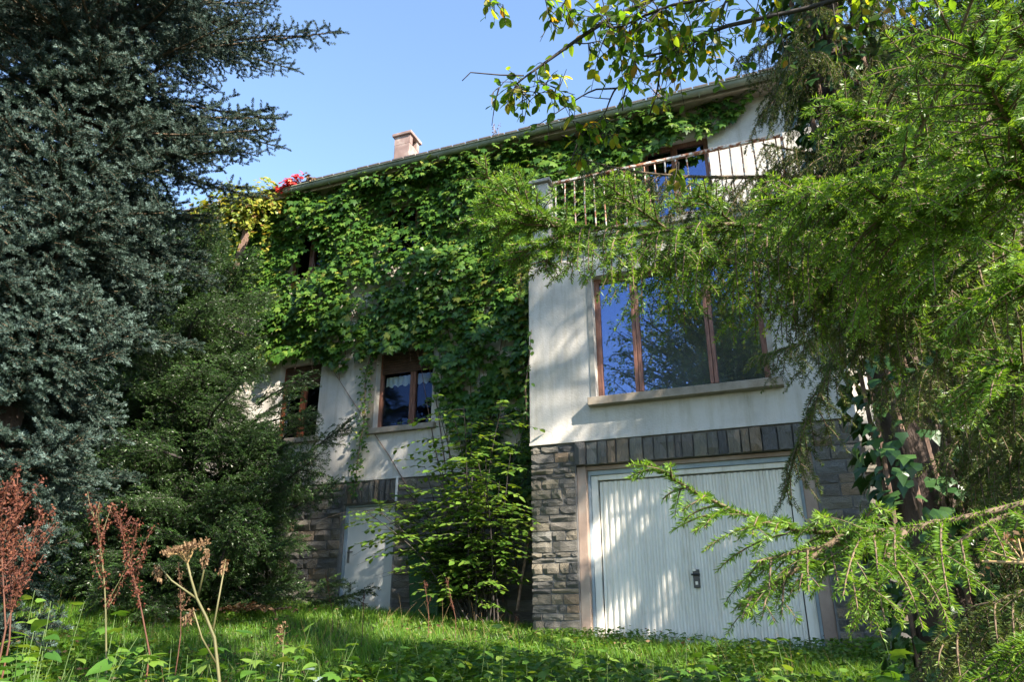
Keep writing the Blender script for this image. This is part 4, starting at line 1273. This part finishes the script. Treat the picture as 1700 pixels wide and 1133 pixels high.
        tw.append(leafy(l_, 10, 0, 1, .05, .12)); tw.append(l_[None][:, ::2][:, :5])
    tw = np.concatenate([a if a.shape[1] == 5 else a[:, :5] for a in tw])
    idx, tt, k = spawn(tw, .042, .15, 1, rl)
    c1, T1 = at(tw, idx, tt)
    D1 = nrm(side_dirs(T1, k, 55, (0, .3), rl) + np.array([0, 0, -.55]))
    N1 = nrm(rl.normal(0, .55, D1.shape) + np.array([.1, -.4, .7]))
    split_leaves('oval', L_TREE, c1, D1, N1, rl.uniform(.036, .064, len(c1)), t, 300)
    va, fa = tubes(tw, np.full(len(tw), .0028), np.full(len(tw), .0012), 4)
    mesh_np('twigs', va - base, [fa], [DKTWIG], t, kind='stuff')
    # crown out of the picture
    i2, t2, k2 = spawn(sub, .045, .1, 1, rl)
    c2, T2 = at(sub, i2, t2)
    c2 = c2 + rl.normal(0, .1, c2.shape)
    # nothing that would hang into the sky of the view
    inview = seen(c2)
    c2, T2, k2 = c2[~inview], T2[~inview], k2[~inview]
    D2 = nrm(side_dirs(T2, k2, 55, (0, .3), rl) + np.array([0, 0, -.5]))
    N2 = nrm(rl.normal(0, .5, D2.shape) + np.array([0, -.2, .8]))
    V, Fq, r, tp = leaves('small', c2, D2, N2, rl.uniform(.07, .12, len(c2)), rl)
    mesh_np('crown', V - base, [Fq], [L_TREE], t, {'rnd': r, 'tip': tp}, kind='stuff')
    v1, f1 = tubes(limb, np.full(n, .05), np.full(n, .012), 6); v2, f2 = tubes(sub, np.full(len(sub), .01), np.full(len(sub), .003), 4)
    mesh_np('limbs', np.concatenate([v1, v2]) - base, [np.concatenate([f1, f2 + len(v1)])], [DKTWIG], t, kind='stuff')
broadleaf()

def mirrored_tree():
    base = np.array([4.6, -14.2, gz(4.6, -14.2) - .1])
    t = thing('broadleaf_tree', 'broad leaved tree mirrored in the large window above the garage', 'tree', tuple(base))
    fork = base + np.array([-.3, .1, 5.2])
    rl = np.random.default_rng(77)
    trunk('trunk', base, fork, .24, .16, BARK, t)
    n = 170
    u = nrm(rl.normal(0, 1, (n, 3))); ctr = np.array([1.1, -13.2, 8.7])
    tgt = ctr + u * (rl.random((n, 1)) ** .4) * np.array([3.3, 2.4, 3.4])
    w = np.linspace(0, 1, 9)[None, :, None]
    limb = fork * (1 - w) + tgt[:, None] * w
    limb[:, :, 2] += (np.sin(w[..., 0] * math.pi) * rl.uniform(-.2, .9, (n, 1)))
    limb[:, 1:] += rl.normal(0, .12, (n, 8, 3))
    idx, tt, k = spawn(limb, .2, .35, 1, rl)
    C, T = at(limb, idx, tt)
    sub = grow(C, nrm(T * .6 + rl.normal(0, .8, T.shape)), rl.uniform(.5, 1.2, len(C)), 6, .3, .4, rl)
    i2, t2, k2 = spawn(sub, .06, .1, 1, rl)
    c2, T2 = at(sub, i2, t2)
    c2 = c2 + rl.normal(0, .05, c2.shape)
    D2 = nrm(side_dirs(T2, k2, 55, (0, .3), rl) + np.array([0, 0, -.5]))
    N2 = nrm(rl.normal(0, .5, D2.shape) + np.array([0, .2, .8]))
    V, Fq, r, tp = leaves('small', c2, D2, N2, rl.uniform(.08, .14, len(c2)), rl)
    mesh_np('crown', V - base, [Fq], [L_TREE], t, {'rnd': r, 'tip': tp}, kind='stuff')
    v1, f1 = tubes(limb, np.full(n, .06), np.full(n, .012), 5); v2, f2 = tubes(sub, np.full(len(sub), .01), np.full(len(sub), .003), 3)
    mesh_np('limbs', np.concatenate([v1, v2]) - base, [np.concatenate([f1, f2 + len(v1)])], [DKTWIG], t, kind='stuff')
mirrored_tree()

# ------------------------------------------------------------------ small things by the wall
def bin_():
    bx, by = -1.82, .75
    z0 = float(gz(bx, by))
    t = thing('green_bin', 'dark green wheeled bin in the shade right of the cellar door', 'bin', (bx, by, z0))
    GREEN = mat_noise('green_plastic', [(.3, (.008, .055, .02)), (.7, (.014, .075, .028))], 3, .45)
    m = MB()
    a, b, c, d_ = .22, .24, .27, .30
    m.add([(-a, -b, .06), (a, -b, .06), (a, b, .06), (-a, b, .06), (-c, -d_, .95), (c, -d_, .95), (c, d_, .95), (-c, d_, .95)], [(0, 3, 2, 1), (0, 1, 5, 4), (1, 2, 6, 5), (2, 3, 7, 6), (3, 0, 4, 7), (4, 5, 6, 7)])
    m.build('body', GREEN, t, .02)
    m = MB(); m.add([(-.29, -.33, .952), (.29, -.33, .952), (.29, .32, .952), (-.29, .32, .952), (-.27, -.3, 1.0), (.27, -.3, 1.0), (.27, .3, 1.04), (-.27, .3, 1.04)], [(0, 3, 2, 1), (0, 1, 5, 4), (1, 2, 6, 5), (2, 3, 7, 6), (3, 0, 4, 7), (4, 5, 6, 7)])
    m.build('lid', GREEN, t, .015)
    MB().tube([(-.24, .36, .98), (.24, .36, .98)], .015, 8).build('handle', GREEN, t)
    for s in (-1, 1):
        MB().tube([(s * .22, .27, .1), (s * .27, .27, .1)], .1, 14).build('wheel', BLACK, t)
bin_()
p0, p1 = W(858, 1015, 10.6), W(882, 868, 10.7)
tag(MB().tube([p0, (p0 + p1) / 2, p1], .02, 8).build('wooden_stake', VINEW), 'thin wooden stake leaning by the left edge of the garage block', 'stake')
def heap():
    c = W(418, 1016, 11.0); n = 260
    t = thing('leaf_heap', 'small heap of dry brown leaves on the lawn before the yew', 'heap', tuple(c))
    u = R.normal(0, 1, (n, 3)) * np.array([.26, .15, .035])
    u[:, 2] = np.abs(u[:, 2]) * np.exp(-(u[:, 0] / .4) ** 2) + .02
    V, Fq, r, tp = leaves('small', u, nrm(R.normal(0, 1, (n, 3)) * np.array([1, 1, .3])), nrm(R.normal(0, .4, (n, 3)) + np.array([0, 0, 1.])), R.uniform(.05, .1, n))
    mesh_np('dry_leaves', V, [Fq], [L_DRY], t, {'rnd': r, 'tip': tp}, kind='stuff')
heap()

# ------------------------------------------------------------------ grass and undergrowth
def grass():
    n = 95000
    X = R.uniform(-7.5, 4.5, n); Y = -5.2 + 6.3 * R.random(n) ** .8
    keep = (Y < .95) & ~((X > -.1) & (Y > -.15)) & (vnoise(X * 1.1, Y * 1.4, 2) + .35 > R.random(n) * .9)
    X, Y = X[keep], Y[keep]; n = len(X)
    h = R.uniform(.06, .19, n) * (.6 + .8 * vnoise(X * .9, Y * .9, 6))
    b = np.stack([X, Y, gz(X, Y) - .01], 1)
    az = R.uniform(0, 2 * math.pi, n); ln = R.uniform(.1, .7, n) * h
    lean = np.stack([np.cos(az) * ln, np.sin(az) * ln, 0 * az], 1)
    wv = np.stack([np.sin(az + 1), np.cos(az + 1), 0 * az], 1) * .0035
    mid = b + lean * .35 + np.array([0, 0, 1.]) * h[:, None] * .6
    tip = b + lean + np.array([0, 0, 1.]) * h[:, None]
    V = np.stack([b - wv, b + wv, mid + wv * .8, mid - wv * .8, tip], 1).reshape(-1, 3)
    i = (np.arange(n) * 5)[:, None]
    mesh_np('grass', V, [i + np.array([[0, 1, 2, 3]]), i + np.array([[3, 2, 4]])], [L_GRASS], None, {'rnd': np.repeat(R.random(n), 5), 'tip': np.zeros(n * 5)}, kind='stuff')
grass()
def undergrowth():
    """low leafy weeds: nettles, bramble, ground ivy"""
    n = 90000
    X = R.uniform(-6.5, 5.5, n); Y = R.uniform(-5.6, .9, n)
    dens = np.clip((X + .9) * .9, 0, 1) * .9 + np.clip((-Y - 2.3) * .8, 0, 1) * .9 + .10 + .5 * np.exp(-((Y - .3) / .5) ** 2) * (X > -3)
    nz = vnoise(X * 1.5, Y * 1.5, 12)
    keep = (R.random(n) < dens * (nz * 1.3 + .15)) & ~((X > -.05) & (Y > -.12))
    X, Y, nz = X[keep], Y[keep], nz[keep]; n = len(X)
    hmax = .06 + np.where(Y > -2.2, .16, .36) * nz * np.clip((X + 1.5) / 2, .25, 1)
    Z = gz(X, Y) + hmax * R.random(n) ** .6
    C = np.stack([X, Y, Z], 1)
    az = R.uniform(0, 2 * math.pi, n)
    D = np.stack([np.cos(az), np.sin(az), R.normal(-.1, .3, n)], 1)
    N_ = nrm(np.stack([R.normal(0, .35, n), R.normal(-.1, .35, n), np.ones(n)], 1))
    V, Fq, r, tp = leaves('nettle', C, D, N_, R.uniform(.028, .07, n) * np.where(Y < -3.2, 1.3, 1))
    mesh_np('undergrowth', V, [Fq], [L_WEED], None, {'rnd': r, 'tip': tp}, kind='stuff')
undergrowth()

def litter():
    """fallen leaves and bent dry grass lying in the green"""
    n = 1500
    X = R.uniform(-6, 4.5, n); Y = R.uniform(-5, .6, n)
    kp = (vnoise(X * 1.2, Y * 1.2, 33) > .45) & ~((X > -.1) & (Y > -.2)); X, Y = X[kp], Y[kp]; n = len(X)
    C = np.stack([X, Y, gz(X, Y) + R.uniform(.02, .2, n)], 1)
    D = nrm(R.normal(0, 1, (n, 3)) * np.array([1, 1, .25]))
    V, Fq, r, tp = leaves('small', C, D, nrm(R.normal(0, .5, (n, 3)) + np.array([0, 0, 1.])), R.uniform(.03, .06, n))
    mesh_np('fallen_leaves', V, [Fq], [L_DRY], None, {'rnd': r, 'tip': tp}, kind='stuff')
    n = 700
    X = R.uniform(-5.5, 3.5, n); Y = R.uniform(-5.2, -.3, n); kp = vnoise(X * .9 + 5, Y * .9, 41) > .5; X, Y = X[kp], Y[kp]; n = len(X)
    P = grow(np.stack([X, Y, gz(X, Y)], 1), np.stack([R.normal(0, .35, n), R.normal(0, .35, n), np.ones(n)], 1), R.uniform(.2, .5, n), 6, .5, .25)
    v, f = tubes(P, np.full(n, .0016), np.full(n, .0006), 3)
    mesh_np('dry_grass', v, [f], [STALK], None, kind='stuff')
litter()
def herb(label, base, h, n_st, mat, shape, size, nleaf, cat='weed', name='leafy_weed', stalk=GREENST, spread=.12, group=None, parts=14):
    t = thing(name, label, cat, tuple(base), group)
    d = np.stack([R.normal(0, .22, n_st), R.normal(0, .22, n_st), np.ones(n_st)], 1)
    P = grow(np.array(base) + R.normal(0, spread, (n_st, 3)) * np.array([1, 1, 0]), d, h * R.uniform(.65, 1.1, n_st), 7, .1, .2)
    v, f = tubes(P, np.full(n_st, .0035), np.full(n_st, .0012), 5)
    mesh_np('stem', v - np.array(base), [f], [stalk], t)
    idx, tt, k = spawn(P, .62 * h * n_st / max(nleaf, 1), .38, 1)
    C, T = at(P, idx, tt)
    az = k * 1.57 + R.normal(0, .4, len(k)) + idx
    D = np.stack([np.cos(az), np.sin(az), R.normal(-.05, .25, len(k))], 1)
    N_ = nrm(np.stack([R.normal(0, .3, len(k)), R.normal(-.1, .3, len(k)), np.ones(len(k))], 1) + .3 * D * np.array([1, 1, 0]))
    split_leaves(shape, mat, C + D * .01, D, N_, R.uniform(size[0], size[1], len(k)) * (1.1 - .35 * tt), t, parts)
    return t
def foot(x, y, dist, drop):
    p = W(x, y, dist); return (p[0], p[1], p[2] - drop)
# tall weeds near the camera along the bottom edge
for (x, y, dd, sh, lab) in (
    (20, 1062, 3.3, 0, 'leafy weed clump at the bottom left corner, under the rust red dock'), (92, 1068, 3.6, 1, 'broad leaved weed right of the leftmost rust red dock'),
    (150, 1052, 4.0, 0, 'nettle clump just left of the straight yellow dock stem'), (215, 1072, 3.4, 0, 'nettle clump between the two thin dock stalks'),
    (272, 1062, 3.9, 1, 'lobed weed at the foot of the bent dock stalk'), (335, 1084, 3.5, 0, 'nettle clump left of the hogweed stem'),
    (425, 1084, 3.7, 1, 'lobed weed at the lawn edge right of the hogweed stem'), (475, 1100, 3.4, 0, 'nettle clump under the pale fluffy stalk'),
    (55, 1030, 4.6, 0, 'farther weed clump behind the leftmost docks before the spruce'), (535, 1105, 4.2, 0, 'leafy clump beside the grey green weed'),
    (250, 1108, 3.0, 1, 'large leaved weed nearest the viewer, below the thin docks'), (120, 1110, 3.0, 0, 'large leaved nettle nearest the viewer at lower left'),
    (610, 1085, 4.8, 0, 'nettle clump on the lawn below the cellar door'), (690, 1072, 5.2, 1, 'lobed weed below the green bin'),
    (765, 1062, 5.2, 0, 'nettle clump below the leafy shrub'), (830, 1048, 5.8, 0, 'nettle clump below the wooden stake'),
    (905, 1085, 5.0, 1, 'lobed weed below the stone garage pier'), (980, 1088, 5.2, 0, 'nettle clump below the left garage door edge'),
    (1090, 1108, 4.6, 0, 'nettle clump below the left half of the garage door'), (1180, 1100, 5.0, 1, 'lobed weed below the garage door lock'),
    (1275, 1105, 4.6, 0, 'nettle clump below the right half of the garage door'), (1365, 1090, 4.8, 0, 'nettle clump below the tip of the low spruce bough'),
    (1455, 1100, 4.2, 1, 'lobed weed under the hanging bough right of the garage'), (1545, 1095, 4.2, 0, 'nettle clump at the foot of the ivy wrapped trunk')):
    p = W(x, y, dd); g0 = float(gz(p[0], p[1])); h = max(.25, p[2] - g0 + .05)
    herb(lab, (p[0], p[1], g0), h, 11, L_WEED, 'lobed' if sh else 'nettle', (.07, .13) if sh else (.06, .115), 150, group='leafy weeds along the bottom of the picture', parts=10)
p = W(520, 1075, 4.2); g0 = float(gz(p[0], p[1]))
herb('grey green leafy weed standing in the lawn', (p[0], p[1], g0), p[2] - g0, 4, L_WEEDG, 'oval', (.09, .14), 30, parts=20)

# ---- rust red dock stalks
def dock(label, pts, nside, seeds, dist, dens=1.0, mat=L_DOCK, stalk=STALKR, length=.35):
    q = np.array([W(x, y, dist) for x, y in pts])
    base = q[0].copy()
    g0 = float(gz(base[0], base[1]))
    q = np.concatenate([[[base[0], base[1], g0]], q])
    t = thing('dock_stalk', label, 'weed', (base[0], base[1], g0))
    u = np.linspace(0, 1, 12); s = np.linspace(0, 1, len(q))
    A = np.stack([np.interp(u, s, q[:, i]) for i in range(3)], 1)[None]
    tt = R.uniform(.45, .97, nside); c, T = at(A, np.zeros(nside, int), tt)
    az = R.uniform(0, 6.28, nside)
    B = grow(c, np.stack([np.cos(az) * .55, np.sin(az) * .55, np.ones(nside)], 1), length * R.uniform(.5, 1.1, nside) * (1.3 - tt), 5, -.3, .2)
    v, f = tubes(A, np.array([.0045]), np.array([.002]), 7)
    mesh_np('stem', v - np.array(t.location), [f], [stalk], t)
    v, f = tubes(B, np.full(nside, .0018), np.full(nside, .001), 4)
    mesh_np('side_stems', v - np.array(t.location), [f], [stalk], t, kind='stuff')
    sites = []
    for P_, n_, t0 in ((A, int(seeds * .3), .5), (B, int(seeds * .7), .05)):
        i = R.integers(0, len(P_), n_); w = np.round((t0 + (1 - t0) * R.random(n_)) * 16) / 16
        cc, TT = at(P_, i, w); sites.append(cc + R.normal(0, .008, cc.shape))
    C = np.concatenate(sites); n = len(C)
    D = nrm(R.normal(0, 1, (n, 3)) + np.array([0, 0, -.5])); N_ = nrm(R.normal(0, 1, (n, 3)))
    V, Fq, r, tp = leaves('small', C, D, N_, R.uniform(.009, .017, n))
    mesh_np('seeds', V - np.array(t.location), [Fq], [mat], t, {'rnd': r, 'tip': tp}, kind='stuff')
dock('tall rust red dock stalk at the left picture edge', [(15, 1080), (22, 930), (30, 780)], 16, 1500, 3.9)
dock('second rust red dock stalk leaning left at the left edge', [(10, 1060), (2, 900), (-10, 790)], 14, 1300, 3.8)
dock('slender dock stalk leaning right beside the two tallest ones', [(5, 1060), (40, 950), (68, 850)], 12, 900, 4.0)
dock('rust red dock stalk with a straight yellow stem left of the dry umbel', [(177, 1130), (175, 990), (168, 915), (152, 842)], 9, 620, 3.7, stalk=STALKG)
dock('rust red dock stalk bending left just behind the straight yellow one', [(250, 1095), (232, 1000), (215, 930), (192, 850)], 14, 950, 3.9)
dock('short rusty dock stalk standing before the cellar door', [(603, 1030), (603, 1010), (605, 985)], 4, 120, 9.0, length=.15)
dock('thin rusty dock stalk left of the cellar door', [(553, 1025), (546, 985), (540, 950)], 4, 130, 9.6, length=.2)
dock('thin dock stalk before the green bin', [(712, 1020), (708, 990), (704, 965)], 4, 120, 9.2, length=.15)
dock('dark rusty dock stalk in the shade beneath the leafy shrub', [(757, 1030), (748, 990), (740, 960)], 5, 130, 9.0, length=.2)
dock('small red dock stalk before the garage pier', [(862, 1060), (858, 1035), (856, 1020)], 3, 60, 7.0, length=.1)
dock('dry brown dead stalk standing on the lawn behind the umbel', [(300, 1060), (300, 990), (296, 935)], 5, 260, 6.0, mat=L_DRY, length=.15)
dock('pale dry stalk with fluffy seeds near the middle of the lawn', [(470, 1100), (470, 1070), (464, 1040)], 5, 220, 4.4, mat=L_DRY, stalk=STALKG, length=.12)

# ---- dry hogweed umbel
def umbel():
    d = 3.2
    foot_ = W(372, 1175, d); g0 = float(gz(foot_[0], foot_[1])); base = np.array([foot_[0], foot_[1], g0])
    t = thing('dry_hogweed', 'dry hogweed stalk carrying one flat brown umbel', 'weed', tuple(base))
    def st(px, r0, r1, name='stem'):
        q = np.array([W(x, y, d + dz) for x, y, dz in px])
        MB().tube(q - base, np.linspace(r0, r1, len(q)), 8).build(name, STALKG, t, smooth=True)
        return q
    q = [base] + [W(x, y, d) for x, y in ((364, 1130), (356, 1060), (342, 1025), (327, 995), (318, 965), (311, 936))]
    MB().tube(np.array(q) - base, np.linspace(.0065, .004, len(q)), 8).build('stem', STALKG, t, smooth=True)
    hub = q[-1]
    rays = MB(); C = []
    axis = nrm(W(306, 905, d) - hub); s1 = nrm(np.cross(axis, FW)); s2 = np.cross(axis, s1)
    for k in range(26):
        a = k * 2.4; r = .078 * math.sqrt((k + .5) / 26)
        e = hub + axis * (.05 + .012 * R.random()) + (s1 * math.cos(a) + s2 * math.sin(a)) * r
        rays.tube([hub - base, (hub + axis * .02 + (e - hub) * .45) - base, e - base], (.0022, .0016, .0014), 5)
        C.append(e + R.normal(0, .006, (26, 3)))
    rays.build('umbel_rays', STALK, t, kind='stuff')
    C = np.concatenate(C); n = len(C)
    V, Fq, r, tp = leaves('small', C, nrm(R.normal(0, .6, (n, 3)) + axis), nrm(R.normal(0, 1, (n, 3))), R.uniform(.008, .015, n))
    mesh_np('seeds', V - base, [Fq], [L_DRY], t, {'rnd': r, 'tip': tp}, kind='stuff')
    for px, hd in ((((327, 995, 0), (285, 965, .03), (262, 938, .05)), -1), (((329, 992, 0), (338, 950, -.03), (346, 912, -.05)), 1), (((354, 1046, 0), (364, 990, .03), (375, 930, .05)), 1), (((360, 1105, 0), (335, 1060, -.03), (320, 1010, -.05)), 1)):
        e = st(px, .004, .0025, 'side_stem')[-1]
        n = 60
        u = R.random(n)[:, None]
        C = e + (np.array([0, 0, -1.0]) * .045 + RT * -.012 * hd) * u + R.normal(0, .006, (n, 3)) * (.5 + u)
        V, Fq, r, tp = leaves('small', C, nrm(np.array([[0, 0, -1.]]) + R.normal(0, .4, (n, 3))), nrm(R.normal(0, 1, (n, 3))), R.uniform(.012, .022, n))
        mesh_np('folded_umbel', V - base, [Fq], [L_DRY], t, {'rnd': r, 'tip': tp}, kind='stuff')
umbel()
# dry seed head poking in at the right edge
def dry_head():
    q = np.array([W(1790, 945, 1.1), W(1700, 935, 1.1), W(1630, 933, 1.1)])
    base = np.array([q[0][0], q[0][1], float(gz(q[0][0], q[0][1]))])
    t = thing('dry_seed_stalk', 'brown dry seed stalk poking in at the right picture edge', 'weed', tuple(base))
    MB().tube(np.concatenate([[base], q]) - base, (.006, .004, .002, .0015), 6).build('stem', STALK, t)
    C = np.concatenate([W(x, y, 1.1) + R.normal(0, .005, (9, 3)) for x, y in ((1690, 895), (1672, 900), (1665, 893), (1640, 915), (1622, 945), (1690, 915))])
    n = len(C)
    V, Fq, r, tp = leaves('small', C, nrm(R.normal(0, 1, (n, 3))), nrm(R.normal(0, 1, (n, 3))), R.uniform(.005, .01, n))
    mesh_np('seeds', V - base, [Fq], [L_DRY], t, {'rnd': r, 'tip': tp}, kind='stuff')
    b = MB()
    for x, y in ((1690, 895), (1670, 897), (1640, 915)):
        b.tube([q[1] - base, W(x, y, 1.1) - base], .0012, 4)
    b.build('seed_stems', STALK, t, kind='stuff')
dry_head()
# weeds rooted in the gutter
for (x, y), lb in (((820, 225), 'pale dry weed tuft growing from the gutter left of the balcony'), ((1090, 160), 'dry weed tuft growing from the gutter above the french window')):
    d_ = FW + RT * (x - 850) / F_PX - UP * (y - 566.5) / F_PX
    pp = EYE + d_ * ((YG - EYE[1]) / d_[1])
    herb(lb, (pp[0], YG, 8.46), .35, 8, L_DRY, 'small', (.03, .06), 40, name='gutter_weed', stalk=STALK, spread=.05, parts=4)
